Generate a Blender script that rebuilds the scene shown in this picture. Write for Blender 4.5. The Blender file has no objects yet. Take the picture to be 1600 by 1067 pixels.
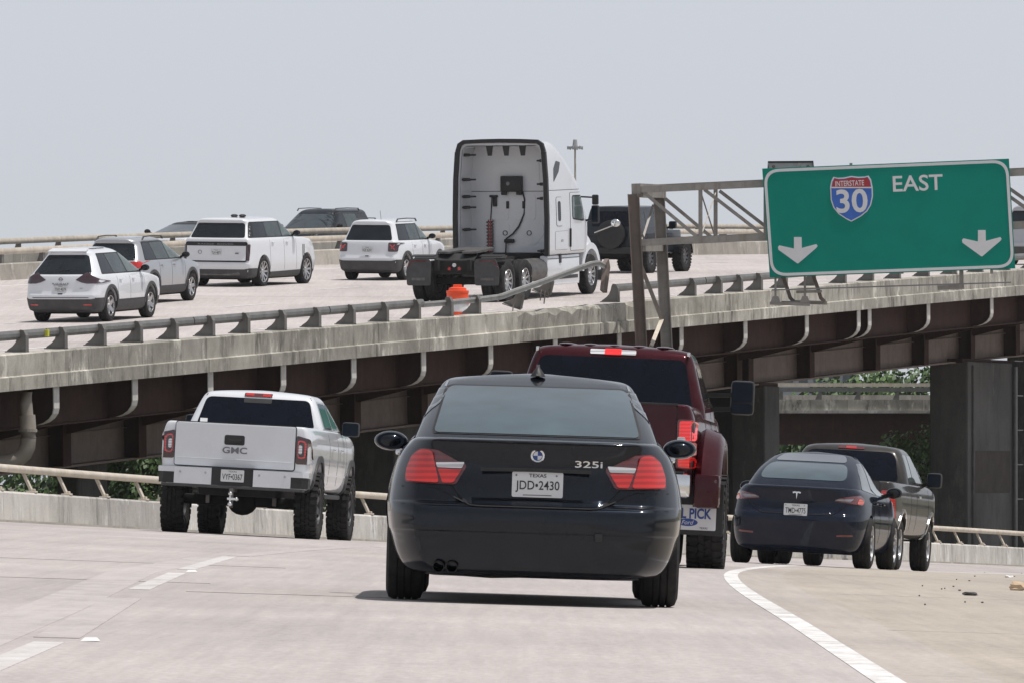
import bpy, bmesh, math, random
from mathutils import Vector, Matrix
from mathutils.bvhtree import BVHTree
random.seed(7)
SC = bpy.context.scene
COL = SC.collection
R = math.radians

# ------------------------------------------------------------------ camera, sky, sun, exposure
FPX = 11200.0          # focal length in pixels of a 1600 px wide frame (long telephoto)
EYE = 745.0            # image row of the eye level
cam = bpy.data.cameras.new('camera'); cam_o = bpy.data.objects.new('camera', cam); COL.objects.link(cam_o)
cam.sensor_width = 36.0; cam.lens = 36.0 * FPX / 1600.0
cam.shift_y = (EYE - 533.5) / 1600.0
cam.clip_start = 1.0; cam.clip_end = 6000.0
cam_o.location = (0, 0, 0); cam_o.rotation_euler = (R(90), 0, 0)
SC.camera = cam_o

SUN_EL, SUN_AZ = 73.0, 99.0      # azimuth measured clockwise from +Y (view direction); sun stands to the right
wd = bpy.data.worlds.new('World'); SC.world = wd; wd.use_nodes = True
nt = wd.node_tree; nt.nodes.clear()
sky = nt.nodes.new('ShaderNodeTexSky'); sky.sky_type = 'NISHITA'; sky.sun_disc = False
sky.sun_elevation = R(SUN_EL); sky.sun_rotation = R(SUN_AZ)
sky.altitude = 100; sky.air_density = 0.8; sky.dust_density = 0.5; sky.ozone_density = 2.0
hs = nt.nodes.new('ShaderNodeHueSaturation'); hs.inputs['Saturation'].default_value = 0.12
tint = nt.nodes.new('ShaderNodeMix'); tint.data_type = 'RGBA'; tint.blend_type = 'MULTIPLY'
tint.inputs[0].default_value = 1.0; tint.inputs[7].default_value = (0.945, 0.975, 1.05, 1)
haze_mix = nt.nodes.new('ShaderNodeMix'); haze_mix.data_type = 'RGBA'; haze_mix.inputs[0].default_value = 0.35; haze_mix.inputs[7].default_value = (5.0, 5.25, 5.75, 1)   # even summer haze over the whole sky
bg = nt.nodes.new('ShaderNodeBackground'); bg.inputs['Strength'].default_value = 0.096
wo = nt.nodes.new('ShaderNodeOutputWorld')
nt.links.new(sky.outputs[0], hs.inputs['Color']); nt.links.new(hs.outputs[0], tint.inputs[6])
nt.links.new(tint.outputs[2], haze_mix.inputs[6]); nt.links.new(haze_mix.outputs[2], bg.inputs['Color']); nt.links.new(bg.outputs[0], wo.inputs['Surface'])

sl = bpy.data.lights.new('sun', 'SUN'); sl.energy = 3.15; sl.angle = R(0.6); sl.color = (1.0, 0.955, 0.90)
so = bpy.data.objects.new('sun', sl); COL.objects.link(so)
_d = Vector((math.sin(R(SUN_AZ)) * math.cos(R(SUN_EL)), math.cos(R(SUN_AZ)) * math.cos(R(SUN_EL)), math.sin(R(SUN_EL))))
so.rotation_euler = (-_d).to_track_quat('-Z', 'Y').to_euler(); so.location = (30, 60, 60)

vs = SC.view_settings; vs.view_transform = 'Standard'; vs.look = 'None'; vs.exposure = 0.26; vs.gamma = 1.0
vs.use_curve_mapping = False
SC.render.resolution_x = 1024; SC.render.resolution_y = 682

# ------------------------------------------------------------------ materials
MATS = {}
def _base(name, rough, metal=0.0, spec=0.5):
    m = bpy.data.materials.new(name); m.use_nodes = True
    b = m.node_tree.nodes['Principled BSDF']
    b.inputs['Roughness'].default_value = rough; b.inputs['Metallic'].default_value = metal
    b.inputs['Specular IOR Level'].default_value = spec
    MATS[name] = m
    return m, b, m.node_tree
def _n(t, kind, **kw):
    n = t.nodes.new(kind)
    for k, v in kw.items(): setattr(n, k, v)
    return n
def _noise(t, scale, vec=None, detail=4, rough=0.6):
    n = _n(t, 'ShaderNodeTexNoise'); n.inputs['Scale'].default_value = scale
    n.inputs['Detail'].default_value = detail; n.inputs['Roughness'].default_value = rough
    if vec is not None: t.links.new(vec, n.inputs['Vector'])
    return n.outputs['Fac']
def _ramp(t, fac, stops):
    r = _n(t, 'ShaderNodeValToRGB'); e = r.color_ramp.elements
    while len(e) < len(stops): e.new(0.5)
    for k, (p, c) in enumerate(stops):
        e[k].position = p; e[k].color = (c[0], c[1], c[2], 1) if hasattr(c, '__len__') else (c, c, c, 1)
    t.links.new(fac, r.inputs[0]); return r.outputs[0]
def _mix(t, fac, a, b, mode='MIX'):
    m = _n(t, 'ShaderNodeMix', data_type='RGBA', blend_type=mode)
    for sock, v in ((m.inputs[0], fac), (m.inputs[6], a), (m.inputs[7], b)):
        if hasattr(v, 'links') or isinstance(v, bpy.types.NodeSocket): t.links.new(v, sock)
        elif hasattr(v, '__len__'): sock.default_value = (v[0], v[1], v[2], 1)
        else: sock.default_value = v
    return m.outputs[2]
def _pos(t, sx=1, sy=1, sz=1, rotz=0):
    g = _n(t, 'ShaderNodeNewGeometry'); mp = _n(t, 'ShaderNodeMapping')
    mp.inputs['Scale'].default_value = (sx, sy, sz); mp.inputs['Rotation'].default_value = (0, 0, rotz)
    t.links.new(g.outputs['Position'], mp.inputs['Vector']); return mp.outputs[0]
def _bump(t, b, h, strength=0.3, dist=0.01):
    bp = _n(t, 'ShaderNodeBump'); bp.inputs['Strength'].default_value = strength; bp.inputs['Distance'].default_value = dist
    t.links.new(h, bp.inputs['Height']); t.links.new(bp.outputs[0], b.inputs['Normal'])
def plain(name, col, rough=0.5, metal=0.0, spec=0.5, var=0.12, scale=6.0, emit=0):
    m, b, t = _base(name, rough, metal, spec)
    f = _noise(t, scale, _pos(t))
    lo = [c * (1 - var) for c in col]; hi = [min(1, c * (1 + var)) for c in col]
    t.links.new(_ramp(t, f, [(0.3, lo), (0.7, hi)]), b.inputs['Base Color'])
    if emit:
        b.inputs['Emission Color'].default_value = (col[0], col[1], col[2], 1); b.inputs['Emission Strength'].default_value = emit
    return m
def paint(name, col, metal=0.0, rough=0.35, coat=1.0, dust=0.10, dustcol=(0.30, 0.27, 0.23)):
    m, b, t = _base(name, rough, metal)
    b.inputs['Coat Weight'].default_value = coat; b.inputs['Coat Roughness'].default_value = 0.04
    if max(col) < 0.1: b.inputs['Specular IOR Level'].default_value = 0.0; b.inputs['Coat Weight'].default_value = 0.75 if 'navy' in name else 0.6
    p = _pos(t)
    f = _noise(t, 2.2, p, 6, 0.65); f2 = _noise(t, 900.0, p, 1)
    fl = _ramp(t, f2, [(0.35, [c * 0.93 for c in col]), (0.65, [min(1, c * 1.05) for c in col])])
    dm = _ramp(t, f, [(0.42, 0.0), (0.75, dust)])
    t.links.new(_mix(t, dm, fl, dustcol), b.inputs['Base Color'])
    cr = _ramp(t, f, [(0.35, 0.03), (0.8, 0.12)]); t.links.new(cr, b.inputs['Coat Roughness'])
    return m
def concrete(name, lo, mid, hi, streak=0.5, rotz=0.0, scale=1.0):
    m, b, t = _base(name, 0.85, 0, 0.3)
    p = _pos(t, 1, 1, 1); blot = _noise(t, 0.9 * scale, p, 6, 0.65)
    col = _ramp(t, blot, [(0.28, lo), (0.5, mid), (0.72, hi)])
    oi = _n(t, 'ShaderNodeObjectInfo'); rv = _ramp(t, oi.outputs['Random'], [(0.0, 0.74), (0.5, 0.95), (1.0, 1.12)])
    col = _mix(t, 1.0, col, rv, 'MULTIPLY')
    st = _noise(t, 1.0, _pos(t, 4.5 * scale, 4.5 * scale, 0.8 * scale), 7, 0.78)
    st2 = _noise(t, 1.0, _pos(t, 1.3 * scale, 1.3 * scale, 0.5 * scale), 4, 0.6)
    k = _ramp(t, st, [(0.45, 0.0), (0.62, streak)]); k2 = _ramp(t, st2, [(0.42, 0.05), (0.60, 1.0)])
    kk = _mix(t, 1.0, k, k2, 'MULTIPLY')
    col = _mix(t, kk, col, [c * 0.26 for c in mid])
    wht = _ramp(t, _noise(t, 1.0, _pos(t, 2.2 * scale, 2.2 * scale, 0.7 * scale), 6, 0.78), [(0.56, 0.0), (0.66, 0.6)])
    col = _mix(t, wht, col, [min(0.8, c * 1.4) for c in hi])
    fine = _noise(t, 40.0, p, 3); col = _mix(t, 0.35, col, _ramp(t, fine, [(0.3, 0.35), (0.7, 0.65)]), 'OVERLAY')
    t.links.new(col, b.inputs['Base Color']); _bump(t, b, fine, 0.4, 0.006)
    return m
def _roadcol(t, base, rot, dark):
    p = _pos(t); big = _noise(t, 0.25, p, 5, 0.6)
    col = _ramp(t, big, [(0.3, [c * 0.88 for c in base]), (0.7, [c * 1.08 for c in base])])
    tr = _noise(t, 1.0, _pos(t, 0.9, 0.035, 0.9, rot), 4, 0.6)     # wheel-track polish and oil, drawn out along the lane
    col = _mix(t, _ramp(t, tr, [(0.48, 0.0), (0.72, 0.45)]), col, [c * dark for c in base])
    cr = _noise(t, 1.0, _pos(t, 0.35, 2.2, 1, rot), 5, 0.7)        # transverse cracks and tining
    col = _mix(t, _ramp(t, cr, [(0.64, 0.0), (0.74, 0.35)]), col, [c * 0.5 for c in base])
    spot = _noise(t, 1.6, p, 2, 0.5)
    col = _mix(t, _ramp(t, spot, [(0.70, 0.0), (0.78, 0.28)]), col, [c * 0.6 for c in base])
    wear = _noise(t, 1.0, _pos(t, 11, 0.32, 1, rot), 6, 0.7)       # fine lengthwise wear from tyres
    col = _mix(t, 0.55, col, _ramp(t, wear, [(0.25, 0.40), (0.75, 0.60)]), 'OVERLAY')
    fine = _noise(t, 24.0, p, 5, 0.8)
    return _mix(t, 0.5, col, _ramp(t, fine, [(0.25, 0.22), (0.75, 0.78)]), 'OVERLAY'), fine
ROADS = {}
def roadmat(name, base, rot, dark=0.55):
    m, b, t = _base(name, 0.9, 0, 0.25); ROADS[name] = (base, rot, dark)
    col, fine = _roadcol(t, base, rot, dark)
    t.links.new(col, b.inputs['Base Color']); _bump(t, b, fine, 0.35, 0.006)
    return m
def linemat(name, col, road, wear=0.5, soft=0.06):
    m, b, t = _base(name, 0.8, 0, 0.3); rc, fine = _roadcol(t, *ROADS[road])
    f = _noise(t, 2.6, _pos(t, 1, 0.45, 1), 9, 0.78)
    t.links.new(_mix(t, _ramp(t, f, [(wear - soft, 0.0), (wear + soft, 1.0)]), col, rc), b.inputs['Base Color']); _bump(t, b, fine, 0.3, 0.006)
    return m
def glassmat(name, col, rough=0.03, spec=0.35, coat=0.0):
    m, b, t = _base(name, rough, 0, spec); b.inputs['IOR'].default_value = 1.52
    b.inputs['Coat Weight'].default_value = coat; b.inputs['Coat Roughness'].default_value = 0.02
    f = _noise(t, 3.0, _pos(t), 3)
    t.links.new(_ramp(t, f, [(0.3, [c * 0.7 for c in col]), (0.7, [c * 1.25 for c in col])]), b.inputs['Base Color'])
    return m
def steel(name, col, rust, amount=0.5, rough=0.6, metal=0.3):
    m, b, t = _base(name, rough, metal, 0.3 if rough < 0.75 else 0.1)
    p = _pos(t); f = _noise(t, 3.0, p, 6, 0.7); s = _noise(t, 1.0, _pos(t, 6, 6, 0.5), 4, 0.7)
    c = _ramp(t, f, [(0.3, [x * 0.8 for x in col]), (0.7, [x * 1.15 for x in col])])
    c = _mix(t, _ramp(t, s, [(0.5, 0.0), (0.75, amount)]), c, rust)
    t.links.new(c, b.inputs['Base Color']); return m
def tyremat(name):
    m, b, t = _base(name, 0.85, 0, 0.3)
    f = _noise(t, 14, _pos(t), 4)
    t.links.new(_ramp(t, f, [(0.3, (0.012, 0.012, 0.013)), (0.75, (0.035, 0.033, 0.031))]), b.inputs['Base Color']); return m

concrete('parapet', (0.265, 0.25, 0.215), (0.425, 0.402, 0.352), (0.575, 0.55, 0.49), 1.0)
concrete('barrier', (0.40, 0.385, 0.35), (0.54, 0.515, 0.48), (0.62, 0.60, 0.565), 0.7)
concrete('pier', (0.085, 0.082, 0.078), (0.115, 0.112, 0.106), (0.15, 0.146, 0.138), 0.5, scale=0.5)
concrete('median', (0.30, 0.28, 0.25), (0.40, 0.375, 0.33), (0.46, 0.43, 0.39), 0.45)
concrete('slab', (0.22, 0.21, 0.19), (0.28, 0.27, 0.25), (0.33, 0.32, 0.30), 0.5)
plain('pier_patch', (0.075, 0.062, 0.053), 0.9, var=0.2, scale=2)
roadmat('lower_asphalt', (0.425, 0.388, 0.374), R(3), 0.66)
roadmat('shoulder_mix', (0.410, 0.370, 0.338), R(3), 0.64)
roadmat('shoulder_concrete', (0.395, 0.350, 0.302), R(3), 0.62)
roadmat('upper_asphalt', (0.47, 0.43, 0.415), R(22), 0.62)
linemat('white_line', (0.70, 0.70, 0.69), 'lower_asphalt', 0.55, 0.11)
linemat('deck_line', (0.70, 0.70, 0.69), 'upper_asphalt', 0.56)
linemat('worn_line', (0.64, 0.63, 0.62), 'lower_asphalt', 0.50, 0.2)
linemat('ghost_line', (0.49, 0.452, 0.437), 'lower_asphalt', 0.47, 0.12)
linemat('deck_ghost', (0.54, 0.51, 0.48), 'upper_asphalt', 0.47, 0.1)
plain('joint_dark', (0.16, 0.145, 0.135), 0.9, var=0.4, scale=3)
plain('ground', (0.11, 0.105, 0.07), 0.95, var=0.35, scale=0.4)
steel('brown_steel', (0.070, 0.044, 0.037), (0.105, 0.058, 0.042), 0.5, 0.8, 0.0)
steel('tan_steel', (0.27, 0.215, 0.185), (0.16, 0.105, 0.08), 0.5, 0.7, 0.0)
steel('bracket_steel', (0.62, 0.60, 0.56), (0.30, 0.25, 0.2), 0.35, 0.7, 0.0)
steel('galvanised', (0.235, 0.235, 0.23), (0.16, 0.145, 0.13), 0.5, 0.5, 0.45)
steel('post_steel', (0.19, 0.185, 0.175), (0.12, 0.105, 0.09), 0.6, 0.65, 0.2)
steel('gantry_steel', (0.30, 0.285, 0.265), (0.20, 0.14, 0.10), 0.7, 0.6, 0.2)
steel('bright_rail', (0.36, 0.36, 0.35), (0.22, 0.20, 0.18), 0.5, 0.5, 0.3)
steel('rusty_steel', (0.20, 0.165, 0.145), (0.17, 0.10, 0.07), 0.8, 0.7, 0.1)
steel('rail_paint', (0.56, 0.50, 0.42), (0.36, 0.29, 0.21), 0.6, 0.6, 0.1)
plain('sign_green', (0.0005, 0.225, 0.170), 0.6, 0.0, 0.15, var=0.06, scale=1.5)
plain('sign_white', (0.66, 0.66, 0.68), 0.5, var=0.04)
plain('sign_blue', (0.03, 0.13, 0.50), 0.45, var=0.05)
plain('sign_red', (0.36, 0.022, 0.03), 0.45, var=0.05)
plain('sign_back', (0.42, 0.42, 0.42), 0.5, 0.4, var=0.1)
plain('orange_plastic', (0.83, 0.085, 0.02), 0.5, var=0.12)
plain('reflect_white', (0.72, 0.72, 0.72), 0.5, var=0.1)
plain('leaf_a', (0.055, 0.105, 0.025), 0.6, var=0.45, scale=1.2)
plain('leaf_b', (0.085, 0.15, 0.035), 0.6, var=0.45, scale=1.2)
plain('bark', (0.09, 0.07, 0.055), 0.9, var=0.3)
plain('pipe_paint', (0.30, 0.265, 0.225), 0.6, var=0.25, scale=2)
plain('pale_wall', (0.33, 0.35, 0.38), 0.8, var=0.1)
plain('litter_tan', (0.50, 0.38, 0.26), 0.9, var=0.2)
plain('yellow_tape', (0.62, 0.60, 0.05), 0.6)
# vehicles
tyremat('tyre')
plain('black_trim', (0.014, 0.014, 0.015), 0.55, var=0.25)
plain('grey_trim', (0.055, 0.055, 0.057), 0.65, var=0.2)
plain('underbody', (0.012, 0.012, 0.012), 0.9, var=0.4)
plain('seam', (0.006, 0.006, 0.007), 0.8, var=0.1)
plain('chrome', (0.72, 0.72, 0.72), 0.12, 1.0, var=0.05)
plain('alloy', (0.50, 0.50, 0.51), 0.3, 0.85, var=0.1)
plain('dark_alloy', (0.10, 0.10, 0.105), 0.35, 0.6, var=0.1)
plain('worn_steel', (0.14, 0.135, 0.13), 0.5, 0.7, var=0.35)
plain('plate_white', (0.62, 0.63, 0.64), 0.45, var=0.05)
plain('ink', (0.02, 0.022, 0.03), 0.6, var=0.1)
plain('ink_blue', (0.03, 0.07, 0.28), 0.6, var=0.1)
plain('grey_badge', (0.17, 0.17, 0.18), 0.35, 0.6, var=0.1)
def lens(name, col, rough=0.12, emit=0):
    m, b, t = _base(name, rough, 0, 0.6); b.inputs['Coat Weight'].default_value = 1.0
    w = _n(t, 'ShaderNodeTexWave'); w.bands_direction = 'Z'; w.inputs['Scale'].default_value = 9; w.inputs['Distortion'].default_value = 0.6; w.inputs['Detail'].default_value = 1
    t.links.new(_pos(t), w.inputs['Vector'])
    t.links.new(_ramp(t, w.outputs['Fac'], [(0.3, [c * 0.75 for c in col]), (0.7, [min(1, c * 1.2) for c in col])]), b.inputs['Base Color'])
    if emit: b.inputs['Emission Color'].default_value = (col[0], col[1], col[2], 1); b.inputs['Emission Strength'].default_value = emit
    return m
lens('lens_red', (0.50, 0.012, 0.008)); lens('lens_dark_red', (0.11, 0.006, 0.008)); lens('lens_grey', (0.20, 0.19, 0.21)); lens('lens_lit', (1.0, 0.02, 0.02), emit=0.12)
lens('lens_white', (0.62, 0.62, 0.64)); lens('lens_smoke', (0.035, 0.008, 0.012)); lens('lens_amber', (0.6, 0.06, 0.01))
lens('lens_ring', (0.60, 0.04, 0.04))
glassmat('glass_black', (0.003, 0.005, 0.011), 0.03, 0.2); glassmat('glass_tint', (0.012, 0.016, 0.020)); glassmat('glass_grey', (0.042, 0.072, 0.085), coat=0.7); glassmat('glass_mid', (0.05, 0.066, 0.07))
glassmat('glass_side', (0.11, 0.14, 0.14)); glassmat('glass_sky', (0.03, 0.042, 0.05), coat=1.0)
glassmat('mirror_glass', (0.008, 0.014, 0.026), 0.08, 0.12)
paint('p_navy', (0.0065, 0.0095, 0.015), 0.5, 0.30, dust=0.015)
paint('p_blueblack', (0.006, 0.010, 0.022), 0.0, 0.3, dust=0.03)
paint('p_white', (0.71, 0.73, 0.76), 0, 0.35, dust=0.10)
paint('p_truck_white', (0.66, 0.68, 0.71), 0, 0.4, dust=0.12)
paint('p_pearl', (0.71, 0.725, 0.75), 0, 0.35, dust=0.05)
paint('p_silver', (0.42, 0.43, 0.45), 0.55, 0.35, dust=0.05)
paint('p_maroon', (0.042, 0.0035, 0.0075), 0.2, 0.3, dust=0.05)
paint('p_taupe', (0.045, 0.042, 0.039), 0.35, 0.32, dust=0.08)
paint('p_charcoal', (0.022, 0.027, 0.034), 0.3, 0.3, dust=0.05)
paint('p_black', (0.010, 0.011, 0.013), 0.0, 0.3, dust=0.04)

# ------------------------------------------------------------------ object helpers
W = {}
def link(name, data, parent, basis, world):
    o = bpy.data.objects.new(name, data); COL.objects.link(o)
    if parent is not None: o.parent = parent
    o.matrix_basis = basis; W[o.name] = world
    return o
def obj(name, me, mat=None, parent=None, world=None, local=None):
    """One mesh object; vertices are in `world` coordinates (default the scene's), or in the parent's with local."""
    if mat is not None:
        for mm in (mat if isinstance(mat, (list, tuple)) else [mat]): me.materials.append(MATS[mm])
    if parent is not None and local is not None:
        return link(name, me, parent, local, W[parent.name] @ local)
    wm = world if world is not None else Matrix()
    basis = W[parent.name].inverted() @ wm if parent is not None else wm
    return link(name, me, parent, basis, wm)
I4 = Matrix()
def tag(o, label=None, cat=None, group=None, kind=None):
    if label: o['label'] = label
    if cat: o['category'] = cat
    if group: o['group'] = group
    if kind: o['kind'] = kind
    return o
def thing(name, label, cat, at=(0, 0, 0), group=None, mtx=None):
    m = mtx if mtx is not None else Matrix.Translation(at)
    o = link(name, None, None, m, m); o.empty_display_size = 0.3
    return tag(o, label, cat, group)

class MB:
    def __init__(s): s.v = []; s.f = []; s.mi = []
    def add(s, vs_, fs, mi=0):
        k = len(s.v); s.v += [tuple(v) for v in vs_]; s.f += [[i + k for i in f] for f in fs]; s.mi += [mi] * len(fs); return s
    def box(s, c, d, rot=None, mi=0, bev=0.0):
        x, y, z = d[0] / 2, d[1] / 2, d[2] / 2; c = Vector(c)
        if bev > 0:
            b = min(bev, x * .98, y * .98, z * .98)
            bm = bmesh.new(); bmesh.ops.create_cube(bm, size=2)
            for v in bm.verts: v.co = (v.co.x * x, v.co.y * y, v.co.z * z)
            bmesh.ops.bevel(bm, geom=bm.edges[:], offset=b, segments=2, affect='EDGES', profile=0.6)
            bm.verts.index_update()
            pts = [v.co.copy() for v in bm.verts]; fs = [[v.index for v in f.verts] for f in bm.faces]; bm.free()
        else:
            pts = [Vector(p) for p in ((-x, -y, -z), (x, -y, -z), (x, y, -z), (-x, y, -z), (-x, -y, z), (x, -y, z), (x, y, z), (-x, y, z))]
            fs = [(0, 3, 2, 1), (4, 5, 6, 7), (0, 1, 5, 4), (1, 2, 6, 5), (2, 3, 7, 6), (3, 0, 4, 7)]
        if rot is not None: pts = [rot @ p for p in pts]
        return s.add([p + c for p in pts], fs, mi)
    def prism(s, poly, ext, mi=0):
        n = len(poly); e = Vector(ext); a = [Vector(p) for p in poly]
        fs = [list(range(n))[::-1], [n + i for i in range(n)]] + [(i, (i + 1) % n, n + (i + 1) % n, n + i) for i in range(n)]
        return s.add(a + [p + e for p in a], fs, mi)
    def sweep(s, path, sec, up=(0, 0, 1), closed_caps=True, mi=0):
        path = [Vector(p) for p in path]; up = Vector(up); n = len(sec); vs_ = []
        for i, p in enumerate(path):
            t = (path[min(i + 1, len(path) - 1)] - path[max(i - 1, 0)]).normalized()
            sd = t.cross(up)
            if sd.length < 1e-4: sd = t.cross(Vector((0.3, 1, 0.1)))
            sd.normalize(); uu = sd.cross(t).normalized()
            vs_ += [p + sd * a + uu * b for a, b in sec]
        fs = []
        for i in range(len(path) - 1):
            for j in range(n):
                k = (j + 1) % n; fs.append((i * n + j, i * n + k, (i + 1) * n + k, (i + 1) * n + j))
        if closed_caps: fs += [list(range(n))[::-1], [(len(path) - 1) * n + j for j in range(n)]]
        return s.add(vs_, fs, mi)
    def tube(s, path, r, n=10, mi=0):
        return s.sweep(path, [(math.cos(2 * math.pi * k / n) * r, math.sin(2 * math.pi * k / n) * r) for k in range(n)], mi=mi)
    def bar(s, a, b, w, h, up=(0, 0, 1), mi=0):
        return s.sweep([a, b], [(-w / 2, -h / 2), (w / 2, -h / 2), (w / 2, h / 2), (-w / 2, h / 2)], up, mi=mi)
    def ibeam(s, a, b, w, h, t=0.02, up=(0, 0, 1)):
        q = [(-w / 2, -h / 2), (w / 2, -h / 2), (w / 2, -h / 2 + t), (t / 2, -h / 2 + t), (t / 2, h / 2 - t), (w / 2, h / 2 - t), (w / 2, h / 2), (-w / 2, h / 2), (-w / 2, h / 2 - t), (-t / 2, h / 2 - t), (-t / 2, -h / 2 + t), (-w / 2, -h / 2 + t)]
        return s.sweep([a, b], q, up)
    def lathe(s, prof, n=32, axis='x', c=(0, 0, 0), closed=False, mi=0):
        """profile of (position along axis, radius)"""
        vs_ = []; c = Vector(c)
        for k in range(n):
            a = 2 * math.pi * k / n
            for p, r in prof:
                q = (p, r * math.cos(a), r * math.sin(a))
                if axis == 'z': q = (r * math.cos(a), r * math.sin(a), p)
                if axis == 'y': q = (r * math.sin(a), p, r * math.cos(a))
                vs_.append(c + Vector(q))
        m = len(prof); fs = []
        for k in range(n):
            k2 = (k + 1) % n
            for j in range(m - (0 if closed else 1)):
                j2 = (j + 1) % m; fs.append((k * m + j, k * m + j2, k2 * m + j2, k2 * m + j))
        return s.add(vs_, fs, mi)
    def ball(s, c, r, nu=16, nv=10, mi=0):
        """ellipsoid of radii r"""
        vs_ = []; c = Vector(c)
        for i in range(nv + 1):
            ph = math.pi * i / nv
            for j in range(nu):
                th = 2 * math.pi * j / nu
                vs_.append(c + Vector((r[0] * math.sin(ph) * math.cos(th), r[1] * math.sin(ph) * math.sin(th), r[2] * math.cos(ph))))
        fs = [(i * nu + j, (i + 1) * nu + j, (i + 1) * nu + (j + 1) % nu, i * nu + (j + 1) % nu) for i in range(nv) for j in range(nu)]
        return s.add(vs_, fs, mi)
    def mesh(s, name='m', smooth=None, doubles=False):
        me = bpy.data.meshes.new(name); me.from_pydata(s.v, [], s.f); me.update()
        bm = bmesh.new(); bm.from_mesh(me)
        bmesh.ops.remove_doubles(bm, verts=bm.verts, dist=1e-5) if doubles else None
        bmesh.ops.recalc_face_normals(bm, faces=bm.faces); bm.to_mesh(me); bm.free()
        if len(set(s.mi)) > 1 and not doubles: me.polygons.foreach_set('material_index', s.mi)
        if smooth is not None: me.shade_smooth(); me.set_sharp_from_angle(angle=R(smooth))
        return me
    def obj(s, name, mat=None, parent=None, world=None, local=None, smooth=None, doubles=False):
        return obj(name, s.mesh(name, smooth, doubles), mat, parent, world, local)
def copyobj(o, parent, basis, name=None):
    c = o.copy(); COL.objects.link(c); c.parent = parent; c.matrix_parent_inverse = Matrix()
    c.matrix_basis = basis; W[c.name] = (W[parent.name] if parent else Matrix()) @ basis
    return c

_TXT = {}
def text_pts(txt, width=None, height=1.0, bold=0.0, shear=0.0):
    """flat lettering as (verts2d, faces), centred on its own middle, cap height = height"""
    cu = bpy.data.curves.new('lettering', 'FONT'); cu.body = txt; cu.size = 1.0; cu.offset = bold; cu.resolution_u = 4; cu.shear = shear
    o = bpy.data.objects.new('lettering', cu); COL.objects.link(o)
    dg = bpy.context.evaluated_depsgraph_get(); me = bpy.data.meshes.new_from_object(o.evaluated_get(dg))
    p = [(v.co.x, v.co.y) for v in me.vertices]; f = [list(q.vertices) for q in me.polygons]
    bpy.data.objects.remove(o); bpy.data.curves.remove(cu); bpy.data.meshes.remove(me)
    xs = [q[0] for q in p]; ys = [q[1] for q in p]; cx = (min(xs) + max(xs)) / 2; cy = (min(ys) + max(ys)) / 2
    sy = height / (max(ys) - min(ys)); sx = width / (max(xs) - min(xs)) if width else sy
    return [((x - cx) * sx, (y - cy) * sy) for x, y in p], f
def flat_mesh(polys, y=0.0, thick=0.004):
    """2-D outlines in x,z made into thin slabs facing -Y"""
    m = MB()
    for p in polys: m.prism([(q[0], y, q[1]) for q in p], (0, thick, 0))
    return m
def rrect(x0, z0, x1, z1, r=0.02, n=4):
    return rounded([(x0, z0), (x1, z0), (x1, z1), (x0, z1)], r, n)
def rounded(pts, r, n=4):
    out = []; m = len(pts)
    rs = r if hasattr(r, '__len__') else [r] * m
    for i in range(m):
        p = Vector(pts[i]); a = Vector(pts[i - 1]) - p; b = Vector(pts[(i + 1) % m]) - p
        la, lb = a.length, b.length
        rr = min(rs[i], la * 0.48, lb * 0.48)
        if rr < 1e-4: out.append((p.x, p.y)); continue
        p0 = p + a / la * rr; p1 = p + b / lb * rr
        for k in range(n + 1):
            t = k / n; q = p0 * (1 - t) ** 2 + p * 2 * t * (1 - t) + p1 * t * t; out.append((q.x, q.y))
    return out
def ell(cx, cz, rx, rz, n=20):
    return [(cx + rx * math.cos(2 * math.pi * k / n), cz + rz * math.sin(2 * math.pi * k / n)) for k in range(n)]
def grow(poly, d):
    area = sum(poly[i - 1][0] * poly[i][1] - poly[i][0] * poly[i - 1][1] for i in range(len(poly)))
    sgn = 1 if area > 0 else -1; out = []; n = len(poly)
    for i in range(n):
        p = Vector(poly[i]); a = (p - Vector(poly[i - 1])); b = (Vector(poly[(i + 1) % n]) - p)
        if a.length < 1e-6 or b.length < 1e-6: out.append(tuple(p)); continue
        a.normalize(); b.normalize(); na = Vector((a.y, -a.x)); nb = Vector((b.y, -b.x)); q = na + nb
        if q.length < 1e-3: q = na
        q.normalize(); c = max(0.5, q.dot(na)); p = p + q * (sgn * d / c); out.append((p.x, p.y))
    return out
# ------------------------------------------------------------------ where things stand
def lerp_tab(tab, y):
    if y <= tab[0][0]: return tab[0][1]
    for (a, va), (b, vb) in zip(tab, tab[1:]):
        if y <= b: t = (y - a) / (b - a); return va + (vb - va) * t
    (a, va), (b, vb) = tab[-2], tab[-1]
    return vb + (vb - va) / (b - a) * (y - b)
def smooth_tab(tab):
    def f(y):
        return sum(lerp_tab(tab, y + d) * w for d, w in ((-6, .2), (-3, .2), (0, .2), (3, .2), (6, .2)))
    return f
zmid = smooth_tab([(-20, -.75), (20, -.745), (43, -.76), (70, -.815), (96, -.965), (127, -1.275), (147, -1.41), (170, -1.47), (200, -1.7), (260, -3.0)])
bank = smooth_tab([(-20, .028), (20, .028), (43, .030), (75, .045), (96, .054), (300, .054)])
def road_z(x, y): return zmid(y) - bank(y) * x
xbar = smooth_tab([(-40, -11.6), (20, -11.3), (60, -11.0), (80, -10.3), (95, -9.25), (108.7, -7.77), (115.5, -5.95), (127.3, -2.4), (147.4, 3.0), (169.7, 10.0), (177.8, 12.7), (240, 37)])
def px(x, y, s): return Vector(((x - 800) / s, FPX / s, (EYE - y) / s))

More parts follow.
